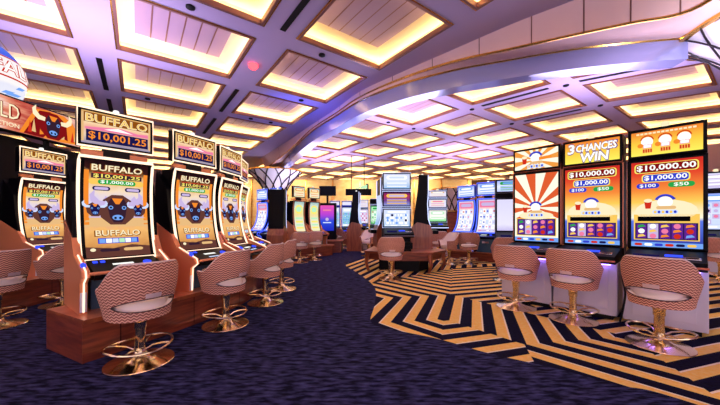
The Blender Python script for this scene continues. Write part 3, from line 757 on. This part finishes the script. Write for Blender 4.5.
# plain navy carpet (boundary follows the photographed curve), 3 mm pile above the striped one
edge = crom([(2.7, 1.72), (2.255, 2.27), (2.03, 2.39), (1.72, 2.65), (1.24, 2.97), (.85, 3.32), (.36, 3.62), (.14, 3.86), (.22, 4.62), (.29, 5.6), (.20, 6.4), (-.10, 7.6), (-.40, 8.9), (.2, 10.6), (.9, 12.2), (1.2, 13.4)], 6)
fl.face([(p.x, p.y, .003) for p in edge] + [(-1.0, 13.6, .003), (-3.5, 13.0, .003), (-14, 13.0, .003), (-14, -7, .003), (14, -7, .003), (9, .6, .003), (4.4, 1.2, .003)], NAVY)
fl.face([(-14, -7, -.004), (14, -7, -.004), (14, 22.5, -.004), (-14, 22.5, -.004)], NAVYS)
GREYC = carpet('speckled_carpet', (96, 80, 96), (190, 160, 150), (9, 9, 1))
fl.face([(-14, 13.0, .001), (-3.5, 13.0, .001), (-1.0, 13.6, .001), (1.2, 13.4, .001), (2.5, 16, .001), (2.5, 22.5, .001), (-14, 22.5, .001)], GREYC)
fo = fl.build('floor', recalc=False, merge=False); tag(fo, kind='structure')
for p in fo.data.polygons:
    if p.normal.z < 0: p.flip()

# ================================================================== LEFT ROW (front)
def bank_base(name, label, line, depth, h, lead=.0):
    """continuous wooden platform: front follows line, top is a copper ledge"""
    t = thing(name, label, 'machine platform')
    L = crom([(x, y, 0) for x, y in line], 6); Bk = offs(L, depth)
    up = lambda R, z: [Vector((p.x, p.y, z)) for p in R]
    ins = offs(L, .03); m = MB()
    m.loft([up(ins, 0), up(ins, h - .03)], WOOD); m.loft([up(Bk, 0), up(Bk, h - .03)], WOOD)
    for k in (0, -1): m.face([up(ins, 0)[k], up(Bk, 0)[k], up(Bk, h - .03)[k], up(ins, h - .03)[k]], WOOD)
    j = m
    for i in range(5, len(L) - 1, 5):
        a = ins[i]; d = (ins[i + 1] - ins[i - 1]).normalized(); nn = Vector((d.y, -d.x, 0)) * .003
        j.face([(a + nn - d * .004).to_tuple()[:2] + (.03,), (a + nn + d * .004).to_tuple()[:2] + (.03,), (a + nn + d * .004).to_tuple()[:2] + (h - .05,), (a + nn - d * .004).to_tuple()[:2] + (h - .05,)], BLACKM)
    m.build('body', t, recalc=False)
    g = MB(); g.loft([up(L, h), up(Bk, h)], LEDGE); g.loft([up(L, h), up(L, h - .04)], WOODL); g.loft([up(L, h - .04), up(Bk, h - .04)], WOODL); g.loft([up(Bk, h), up(Bk, h - .04)], WOODL)
    for k in (0, -1): g.face([up(L, h)[k], up(Bk, h)[k], up(Bk, h - .04)[k], up(L, h - .04)[k]], WOODL)
    g.build('ledge', t)
    return t
A = [(-2.76, 3.44, 53, 'the nearest machine of the left row'), (-2.37, 4.30, 68, ''), (-2.24, 5.15, 84, ''), (-2.38, 6.06, 99, '')]
buf = curved_machine('slot_machine', 'x', WARM, BLACK, BUFBG, art_buffalo, TOPBG, art_buftop)
labA = ['curved-screen bison slot machine nearest the camera in the left row, warm light trim', 'curved-screen bison slot machine second along the left row', 'curved-screen bison slot machine third along the left row', 'slimly seen bison slot machine at the far end of the left row']
for (x, y, rz, _), l in zip(A, labA): place(buf, l, (x, y, 0), rz, 'bison slot machines')
def ln(i, f, s=0):
    x, y, rz, _ = A[i]; r = math.radians(rz); nx, ny = math.sin(r), -math.cos(r); return (x + nx * f + math.cos(r) * s, y + ny * f + math.sin(r) * s)
bank_base('machine_platform', 'curved mahogany platform under the front left row of bison machines', [ln(0, .66, -.40), ln(0, .58, 0), ln(1, .50, 0), ln(2, .48, 0), ln(3, .48, 0), ln(3, .48, .5)], .78, .40)
stool = make_stool()
def st(l, x, y, rz, g): return place(stool, l, (x, y, .003), rz, g)
st('pink herringbone swivel stool nearest the camera at the left row', -2.01, 2.78, 58, 'stools of the left row')
st('pink swivel stool second along the left row', -1.66, 3.76, 72, 'stools of the left row')
st('pink swivel stool third along the left row', -1.48, 4.77, 82, 'stools of the left row')
st('pink swivel stool at the far end of the left row', -1.47, 5.70, 90, 'stools of the left row')

# LEFT REAR ROW
BR = [(-5.35, 4.1, 84), (-5.45, 5.20, 82), (-5.52, 6.2, 82)]
labB = ['bison slot machine in the rear left row, mostly outside the frame', 'bison slot machine in the rear left row under the bison banner', 'bison slot machine in the rear left row hidden behind the nearest machine']
for (x, y, rz), l in list(zip(BR, labB))[1:2]: place(buf, l, (x, y, 0), rz, 'bison slot machines')
bank_base('machine_platform', 'mahogany platform under the rear left row below the banner', [(-4.95, 3.0), (-4.93, 4.2), (-4.96, 5.3), (-5.05, 6.8)], .85, .40)
st('pink swivel stool at the rear left row, behind the nearest machine', -4.55, 4.66, 84, 'stools of the rear left row')
st('pink swivel stool cut off by the left edge of the picture', -4.45, 3.72, 84, 'stools of the rear left row')
# dark back-to-back cabinet wall of the rear row
m = MB(); m.box(-6.45, -5.95, 3.0, 7.2, 0, 2.72, BLACKM, .02); o = m.build('machine_back_wall'); tag(o, 'tall black cabinet wall behind the rear left machines', 'cabinet')
# banner with a bison
t = thing('led_banner', 'long overhead banner with a bison head above the rear left row', 'banner', (-5.72, 4.9, 0), 88)
b = MB(); b.box(-1.9, 1.28, 0, .10, 2.74, 3.33, BLACK, .01); b.build('housing', t)
BAN = emis_ramp('ember_picture', [(0, (190, 90, 60)), (.25, (240, 170, 130)), (.45, (255, 236, 226)), (.6, (236, 150, 120)), (.75, (190, 70, 60)), (1, (240, 190, 170))], 'X', 1.0, .5)
SB = lambda x, y, l=0: (-1.87 + 3.12 * x, -.006 - l, 2.77 + .53 * y)
s = MB(); s.face([SB(0, 0), SB(1, 0), SB(1, 1), SB(0, 1)], BAN); so = s.build('banner_screen', t, recalc=False)
a = Art(SB, 3.12, .53); a.poly([(.66, .02), (.7, .5), (.74, .92), (.8, .98), (.9, .97), (.95, .8), (.99, .5), (.97, .05), (.9, .02)], 'orange', 1)
a.poly([(.68, .02), (.72, .45), (.76, .9), (.82, .96), (.82, .3), (.78, .02)], 'red_dark', 1.5)
for i in range(14): a.poly([(.70 + i * .02, .1 + .05 * (i % 3)), (.712 + i * .02, .5 + .1 * (i % 4)), (.722 + i * .02, .1 + .04 * (i % 2))], ['red', 'tan', 'red_dark', 'orange'][i % 4], 1.8)
bison(a, .835, .50, .078, 'brown_dark', 'red_dark', 'cream')
a.text('GOLD', .56, .58, .5, 'red_dark', 2, .22, .03); a.text('GOLD', .56, .58, .46, 'cream', 3, .2, .0); a.text('COLLECTION', .56, .17, .13, 'cream', 3, .2, .01); a.finish(so, 'banner_artwork')
b = MB()
for x in (-1.3, .7): b.box(x - .03, x + .03, .06, .12, 2.4, 2.75, BLACKM)
b.build('support_post', t)
# globe
t = thing('globe_sign', 'big blue and white globe with a lettered band above the banner', 'sign', (-6.86, 5.35, 0), 80)
g = MB(); R0 = .68; gc = 3.88
GL = emis_ramp('globe_picture', [(0, (250, 250, 255)), (.36, (236, 236, 252)), (.4, (255, 250, 250)), (.70, (255, 246, 246)), (.74, (70, 100, 236)), (1, (120, 150, 250))], 'Z', 1.0, .06)
g.lathe([(max(.001, R0 * math.cos(a)), gc + R0 * math.sin(a)) for a in [-pi / 2 + pi * i / 24 for i in range(25)]], GL, 40); go = g.build('globe', t, smooth=True)
SG = lambda x, y, l=0: ((R0 + .01 + l) * math.cos((y - .5) * .56 + .17) * math.sin((x - .5) * 2.6), -(R0 + .01 + l) * math.cos((y - .5) * .56 + .17) * math.cos((x - .5) * 2.6), gc + (R0 + .01 + l) * math.sin((y - .5) * .56 + .17))
a = Art(SG, 1.6, .32)
for i in range(24): a.rect(i / 24, .93, (i + 1) / 24, 1.0, 'red', 1); a.rect(i / 24, 0, (i + 1) / 24, .07, 'red', 1)
a.text('BUFFALO', .5, .5, .66, 'red', 1, .86, .05); a.text('BUFFALO', .5, .5, .6, 'white', 3, .84, .0)
for i in range(16):
    x = random.random(); y = -.3 - random.random() * 1.2; a.poly([(x, y), (x + .09, y + .06), (x + .13, y + .2), (x + .03, y + .16)], 'sky', 1)
a.finish(go, 'globe_band')
b = MB(); b.box(-.05, .05, -.05, .05, 0, 3.2, BLACKM); b.build('stem', t)

# ================================================================== RIGHT ROW
RR = [(2.925, 5.045), (3.415, 4.485), (3.915, 3.90)]
D2s = lambda bg1, a1, bg2, a2: [(.915, 2.10, bg1, a1, 'screen'), (2.115, 2.50, bg2, a2, 'topper')]
r1 = flat_machine('slot_machine', 'tall slot machine with orange sunburst screen, farthest of the right row', COPPER, D2s(BURST, art_burst, BURST, art_burst_top), W=.715, deck_y=.66, pin=-.0, group='right row slot machines')
r2 = flat_machine('slot_machine', 'tall slot machine with the 3 CHANCES WIN sign, middle of the right row', COPPER, D2s(RBG, art_jackpot, YBG, art_chances), W=.715, deck_y=.66, pin=-.0, group='right row slot machines')
r3 = flat_machine('slot_machine', 'tall slot machine with three white figures on its sign, nearest of the right row', COPPER, D2s(RBG, art_jackpot, YBG, art_three), W=.715, deck_y=.66, pin=-.0, edge=BLACK, group='right row slot machines')
cb = MB(); cb.tube(crom([(-.30, -.49, .70), (-.36, -.515, .62), (-.33, -.52, .40), (-.35, -.515, .2), (-.38, -.52, .02)], 5), .012, BLACKM, 8); cb.build('power_cable', r3, smooth=True)
for o, (x, y) in zip((r1, r2, r3), RR): o.location = (x, y, 0); o.rotation_euler = (0, 0, math.radians(-47.5))
st('pink herringbone swivel stool nearest the camera at the right row', 3.09, 3.14, -58, 'stools of the right row')
st('pink swivel stool before the 3 CHANCES machine', 2.76, 3.94, -52, 'stools of the right row')
st('pink swivel stool before the sunburst machine', 2.32, 4.52, -46, 'stools of the right row')

# ================================================================== ISLAND
ib = thing('machine_platform', 'faceted mahogany platform on splayed legs under the middle island', 'machine platform', (1.12, 8.35, 0))
hexo = [(-1.0, -.62), (-.35, -1.05), (.62, -1.05), (1.12, -.45), (.9, .75), (-.7, .8)]
m = MB(); m.prism_z(hexo, .46, .52, WOOD, LEDGE); m.build('ledge', ib)
m = MB(); m.prism_z([(x * .9, y * .9) for x, y in hexo], .30, .46, WOOD); m.prism_z([(x * .62, y * .62) for x, y in hexo], 0, .30, BLACKM); m.build('body', ib)
for x, y in hexo[:5]:
    m = MB(); m.tube([(x * .93, y * .93, .46), (x * .96, y * .96, .2), (x * .9, y * .9, 0.0)], .04, WOODL, 8, rr=[.06, .045, .035]); m.build('leg', ib)
BW = emis_ramp('pale_blue_picture', [(0, (150, 190, 240)), (.5, (226, 236, 255)), (1, (214, 220, 255))], s=1.0, noise=.2)
PUR = emis_ramp('violet_picture', [(0, (150, 160, 230)), (.4, (120, 60, 150)), (.75, (190, 60, 90)), (1, (90, 30, 110))], s=.9, noise=.2)
i1 = flat_machine('slot_machine', 'three-screen slot machine facing the camera on the middle island', GREYM, [(1.10, 1.60, BW, art_generic(['paleblue', 'white', 'paleblue', 'white', 'sky', 'navy'], 3), 'screen'), (1.64, 2.04, PUR, art_lines(['gold', 'lilac']), 'screen'), (2.08, 2.52, BW, art_lines(['white', 'paleblue']), 'topper')], W=.74, z0=.52, ped=BLACK, edge=PALEBLUE)
i1.location = (.95, 7.88, 0)
def side_machine(label, x, y, rz, zb=0.0):
    t = thing('slot_machine', label, 'slot machine', (x, y, .022 if zb else 0), rz)
    m = MB(); m.prism_x([(-.20, 1.12), (-.14, 1.3), (-.12, 1.7), (-.14, 2.0), (-.14, 2.48), (.10, 2.5), (.14, 2.0), (.2, 1.6), (.26, 1.1)], -.34, .34, BLACK); m.build('cabinet', t)
    m = MB(); m.prism_x([(-.26, zb), (-.26, .98), (-.2, 1.14), (.14, 1.22), (.26, 1.12), (.36, .9), (.36, zb)], -.36, .36, WOODL); w = m.build('wood_base', t)
    m = MB(); m.tube([(.345, -.21, 1.12), (.345, -.15, 1.3), (.345, -.13, 1.7), (.345, -.15, 2.0), (.345, -.15, 2.48)], .012, PALEBLUE, 6); m.tube([(-.345, -.21, 1.12), (-.345, -.15, 1.3), (-.345, -.13, 1.7), (-.345, -.15, 2.0), (-.345, -.15, 2.48)], .012, PALEBLUE, 6); m.build('light_trim', t)
    m = MB(); m.face([(-.3, -.22, 1.14), (.3, -.22, 1.14), (.3, -.16, 1.32), (.3, -.14, 1.7), (.3, -.16, 2.0), (-.3, -.16, 2.0), (-.3, -.14, 1.7), (-.3, -.16, 1.32)], BW); m.build('screen', t)
    m = MB(); m.box(-.32, .32, -.42, -.24, .9, 1.0, BLACK, .02); m.build('button_deck', t)
    m = MB(); m.lathe([(.001, 2.49), (.035, 2.49), (.035, 2.55), (.001, 2.57)], E['white'], 12); m.build('candle_light', t)
    return t
side_machine('black slot machine seen from its side with walnut base, right of the middle island', 1.74, 8.5, 80, .5)
side_machine('black slot machine seen edge-on at the left of the middle island', .70, 9.02, -84, .5)
st('pink swivel stool with its back to the camera at the middle island', .68, 6.72, 2, 'stools of the middle island')
st('pink swivel stool turned sideways right of the middle island', 2.62, 8.95, 108, 'stools of the middle island')

# ================================================================== BACKGROUND RIGHT
BLK = emis_ramp('pale_slot_picture', [(0, (236, 226, 250)), (.5, (250, 240, 250)), (.8, (250, 190, 190)), (1, (210, 200, 240))], s=1.05, noise=.25)
TB = emis_ramp('topper_blue_picture', [(0, (190, 205, 255)), (.5, (236, 240, 255)), (1, (150, 170, 250))], s=1.05, noise=.2)
BLUEC = mat('blue_lacquer', (34, 40, 130), .25, .2)
bl = curved_machine('slot_machine', 'x', emis('blue_white_led', (80, 104, 255), 2.0), BLUEC, BLK, art_generic(['pink', 'lilac', 'white', 'paleblue', 'red', 'blue'], 5), TB, art_lines(['sky', 'white']), copper=BLUEC, W=.64, z0=.3, PROF=PROF_B)
place(bl, 'blue-framed curved slot machine right of the far column, nearer of the pair', (4.05, 9.6, 0), -38, 'blue-framed slot machines')
place(bl, 'blue-framed curved slot machine right of the far column, farther of the pair', (3.72, 10.55, 0), -50, 'blue-framed slot machines')
place(bl, 'blue-framed curved slot machine behind the left row, nearer of two', (-3.08, 11.3, 0), -37, 'blue-framed slot machines')
place(bl, 'blue-framed curved slot machine behind the left row, farther of two', (-3.74, 11.8, 0), -37, 'blue-framed slot machines')
for o, x, y, rz, l in ((None, 3.95, 10.15, -44, 'low platform under the blue-framed machines on the right'), (None, -3.52, 11.66, -37, 'low platform under the blue-framed machines on the left')):
    t = thing('machine_platform', l, 'machine platform', (x, y, 0), rz); m = MB(); m.box(-.82, .82, -.5, .5, 0, .26, WOOD, .01); m.build('body', t); m = MB(); m.box(-.86, .86, -.55, .55, .26, .30, LEDGE, .008); m.build('ledge', t)
WS = emis_ramp('white_slot_picture', [(0, (200, 190, 240)), (.2, (236, 232, 252)), (1, (222, 218, 250))], s=1.05, noise=.15)
g1 = flat_machine('slot_machine', 'slot machine with a plain white screen left of the sunburst machine', GREYM, [(1.0, 1.85, WS, None, 'screen'), (1.98, 2.32, TB, art_lines(['green', 'sky']), 'topper')], W=.72, ped=BLACK)
g1.location = (3.78, 7.6, 0); g1.rotation_euler = (0, 0, math.radians(-20))
GS = emis_ramp('white_green_picture', [(0, (120, 220, 130)), (.25, (200, 245, 200)), (.35, (250, 246, 240)), (1, (240, 236, 236))], s=1.05, noise=.2)
g2 = flat_machine('slot_machine', 'slot machine with white and green screens beside the island', PALEBLUE, [(1.22, 1.68, GS, art_lines(['mint', 'white']), 'screen'), (1.72, 2.06, WS, art_lines(['cream', 'pink']), 'screen'), (2.1, 2.36, WS, art_lines(['tan', 'white']), 'topper')], W=.66, ped=SILVER)
g2.location = (2.78, 10.9, 0); g2.rotation_euler = (0, 0, math.radians(-10))
st('pink swivel stool facing away before the blue-framed machines', 3.22, 9.0, -20, 'stools in the background right')
st('pink swivel stool before the plain white screen machine', 3.15, 6.55, -12, 'stools in the background right')
st('pink swivel stool before the white and green machine', 2.58, 10.0, -10, 'stools in the background right')
g3 = flat_machine('slot_machine', 'pale blue slot machine past the right row, cut by the picture edge', GREYM, [(1.05, 1.95, TB, art_generic(['sky', 'white', 'paleblue', 'lilac', 'pink', 'navy'], 9), 'screen'), (2.0, 2.42, WS, art_lines(['lilac', 'white']), 'topper')], W=.8, ped=SILVER)
g3.location = (8.25, 7.05, 0); g3.rotation_euler = (0, 0, math.radians(-42))
st('pink swivel stool past the right row, cut by the picture edge', 7.6, 6.4, -42, 'stools in the background right')
# gold ornamental screen wall
t = thing('gold_screen', 'glittering gold ornamental screen behind the right background machines', 'room divider', (5.5, 11.5, 0), -15)
m = MB(); m.box(-1.2, 1.5, 0, .08, 0, 2.85, mat('dark_bronze', (92, 60, 26), .3, .8)); m.build('panel', t)
m = MB()
for i in range(12):
    for k in range(7):
        x = -1.1 + i * .23; z = 1.3 + k * .22; m.box(x - .06, x + .06, -.05, 0, z - .07, z + .07, GOLDTRIM, .02)
m.build('gold_tile', t)

# ================================================================== BACKGROUND LEFT
YS = emis_ramp('pale_yellow_picture', [(0, (250, 240, 190)), (.3, (240, 236, 220)), (.6, (250, 226, 150)), (.85, (220, 236, 220)), (1, (160, 190, 190))], s=1.0, noise=.3)
ye = curved_machine('slot_machine', 'x', COPPER, BLACK, YS, art_lines(['yellow', 'mint']), YS, art_lines(['orange', 'cream']), W=.5, z0=.4)
place(ye, 'copper-framed slot machine with pale yellow screen, left of a pair past the column', (-2.18, 10.7, 0), 50, 'pale yellow slot machines')
place(ye, 'copper-framed slot machine with pale yellow screen, right of a pair beside the violet kiosk', (-1.73, 11.24, 0), 50, 'pale yellow slot machines')
t = thing('machine_platform', 'mahogany platform under the pale yellow machines', 'machine platform', (-1.95, 10.97, 0), 50); m = MB(); m.box(-.8, .8, -.55, .5, 0, .36, WOOD, .01); m.build('body', t); m = MB(); m.box(-.85, .85, -.6, .55, .36, .4, LEDGE, .01); m.build('ledge', t)
bm = side_machine('black slot machine with walnut base seen from behind, left of the pale yellow pair', -2.64, 9.75, 175); bm.scale = (.72, .72, .91)
t = thing('promotion_kiosk', 'kiosk with a violet-to-blue lit screen and wooden base', 'kiosk', (-1.34, 12.5, 0), 0)
VK = emis_ramp('violet_kiosk_picture', [(0, (30, 40, 190)), (.4, (50, 80, 225)), (.65, (190, 70, 215)), (1, (240, 90, 180))], s=1.0)
m = MB(); m.box(-.36, .36, -.02, .3, .5, 2.0, BLACK, .01); m.build('cabinet', t)
m = MB(); m.face([(-.29, -.026, .86), (.27, -.026, .86), (.27, -.026, 1.9), (-.29, -.026, 1.9)], VK); so = m.build('screen', t)
a = Art(lambda x, y, l: (-.29 + .56 * x, -.027 - l, .86 + 1.04 * y), .56, 1.04); a.disc(.5, .45, .12, 'lilac', 1); a.rect(.2, .3, .8, .34, 'paleblue', 1); a.rect(.2, .78, .8, .84, 'pink', 1); a.finish(so)
m = MB(); m.box(-.6, .6, -.5, .5, 0, .46, WOOD, .02); m.box(-.66, .66, -.56, .56, .46, .5, LEDGE, .01); m.build('base', t)
m = MB(); m.box(-.34, .34, .0, .1, 2.3, 2.7, BLACK, .01); m.box(-.04, .04, .02, .08, 2.0, 2.3, BLACKM); m.build('topper', t)
WB = emis_ramp('ice_picture', [(0, (200, 226, 250)), (.4, (190, 226, 250)), (1, (236, 240, 255))], s=1.05, noise=.3)
tw = flat_machine('slot_machine', 'x', BLUELED, [(.95, 1.95, WB, art_generic(['paleblue', 'white', 'sky', 'teal', 'pink', 'mint'], 12), 'screen'), (2.0, 2.25, WS, None, 'topper')], W=.52, ped=WOOD, group='tall blue-white machines')
for i, (l) in enumerate(('tall blue-white slot machine just right of the violet kiosk', 'tall blue-white slot machine farther right of the violet kiosk, beside the black machine side')):
    place(tw, l, (-1.26 + i * .60, 15.2, 0), 2, 'tall blue-white machines')
side_machine('black slot machine side right of the tall blue-white machines', -.16, 13.0, 84)
fw = flat_machine('slot_machine', 'far slot machine with a pale violet screen left of the island', PALEBLUE, [(1.1, 1.9, WS, art_generic(['lilac', 'white', 'paleblue', 'pink', 'purple', 'cream'], 21), 'screen'), (1.95, 2.4, WS, art_lines(['cream', 'lilac']), 'topper')], W=.62, ped=WOOD); fw.location = (.15, 16.5, 0)
fg = flat_machine('slot_machine', 'far slot machine with a green screen just left of the island', PALEBLUE, [(1.1, 1.95, emis_ramp('green_slot_picture', [(0, (120, 210, 140)), (.5, (200, 240, 200)), (1, (60, 180, 90))], s=1.0, noise=.3), art_generic(['mint', 'green', 'white', 'mint', 'red', 'teal'], 22), 'screen'), (2.0, 2.25, BLACK, None, 'topper')], W=.66, ped=WOOD); fg.location = (.78, 13.6, 0)
# hanging monitors
t = thing('hanging_sign', 'black hanging sign with a slanted green-lit top past the kiosk', 'sign', (-.02, 14.2, 0)); m = MB(); m.box(-.65, .55, -.06, .06, 2.45, 2.75, BLACK, .01); m.build('panel', t)
m = MB(); m.prism_x([(-.03, 2.75), (.03, 2.75), (.03, 3.0), (-.03, 2.95)], .3, .42, BLACK); m.face([(-.3, -.05, 2.76), (.36, -.05, 2.76), (.36, -.05, 2.95)], E['mint']); m.build('fin', t)
m = MB(); m.box(-.4, -.37, -.015, .015, 2.7, CH, BLACKM); m.box(.2, .23, -.015, .015, 2.7, CH, BLACKM); m.build('hanger', t)
for l, x, y, rz in (('pink swivel stool at the pale yellow machines, left one', -1.85, 9.3, 30), ('pink swivel stool at the pale yellow machines, right one', -1.5, 9.9, 40), ('pink swivel stool just right of the violet kiosk', -.82, 13.75, -60), ('pale stool before the tall blue-white machines', -.22, 14.2, 0),
                    ('pink swivel stool left of the island, showing its pale seat', .3, 11.0, 150), ('pink swivel stool left of the island, half hidden behind another', .55, 12.2, -10)):
    st(l, x, y, rz, 'stools in the background left')

# ================================================================== LIGHT, CAMERA
def area(name, loc, target, size, col, pw):
    l = bpy.data.lights.new(name, 'AREA'); l.size = size; l.energy = pw; l.color = lin(col)[:3]
    o = bpy.data.objects.new(name, l); C.objects.link(o); o.location = loc
    o.rotation_euler = (Vector(target) - Vector(loc)).to_track_quat('-Z', 'Y').to_euler(); return o
for x in (-9, -4.5, 0, 4.5, 9): area('wall_fill', (x, 21.0, 4.1), (x, 22.5, 2.2), .8, (255, 222, 168), 26)  # added fill lights that brighten the golden back wall, no fixtures there
area('capital_fill', (-3.2, 14.0, 2.3), (-4.35, 15.6, 3.2), .5, (235, 228, 255), 10)  # added fill light to whiten the left capital, not a room lamp
area('capital_fill', (4.5, 3.3, 3.0), (5.4, 4.0, 3.7), .4, (240, 236, 255), 14)  # added fill for the right capital, which renders dark without it
area('blue_wash_light', (-1.9, 7.4, 3.1), (-1.0, 8.9, 3.95), .25, (60, 90, 255), 14)
LAV = (218, 204, 250)
for nm, loc, size, pw in (('fill_left', (-4.2, 4.6, 2.85), 2.2, 45), ('fill_island', (1.0, 8.6, 2.85), 2.2, 50), ('fill_right', (5.0, 6.2, 2.85), 2.0, 40), ('fill_rear', (.5, -1.5, 2.6), 3.0, 70), ('fill_far', (-1.5, 14.5, 2.9), 3.0, 60), ('fill_far_right', (4.5, 13.5, 2.9), 3.0, 60)):
    area(nm, loc, (loc[0], loc[1], 9), size, LAV, pw)  # added lavender fill thrown upward to lift the ceiling, no real fixtures
W = bpy.data.worlds.new('World'); bpy.context.scene.world = W; W.use_nodes = True
W.node_tree.nodes['Background'].inputs[0].default_value = lin((240, 222, 236)); W.node_tree.nodes['Background'].inputs[1].default_value = .92
sc = bpy.context.scene
cam = bpy.data.cameras.new('camera'); co = bpy.data.objects.new('camera', cam); C.objects.link(co)
co.location = (0, 0, CAM_H); co.rotation_euler = (pi / 2, 0, 0)
cam.sensor_width = 36; cam.lens = 36 * 304 / 720; cam.shift_y = 17.5 / 720; cam.clip_start = .02
sc.camera = co
sc.view_settings.view_transform = 'Standard'; sc.view_settings.look = 'None'; sc.view_settings.gamma = 1; sc.view_settings.exposure = EXPO
sc.cycles.max_bounces = 6; sc.cycles.diffuse_bounces = 4; sc.cycles.glossy_bounces = 3
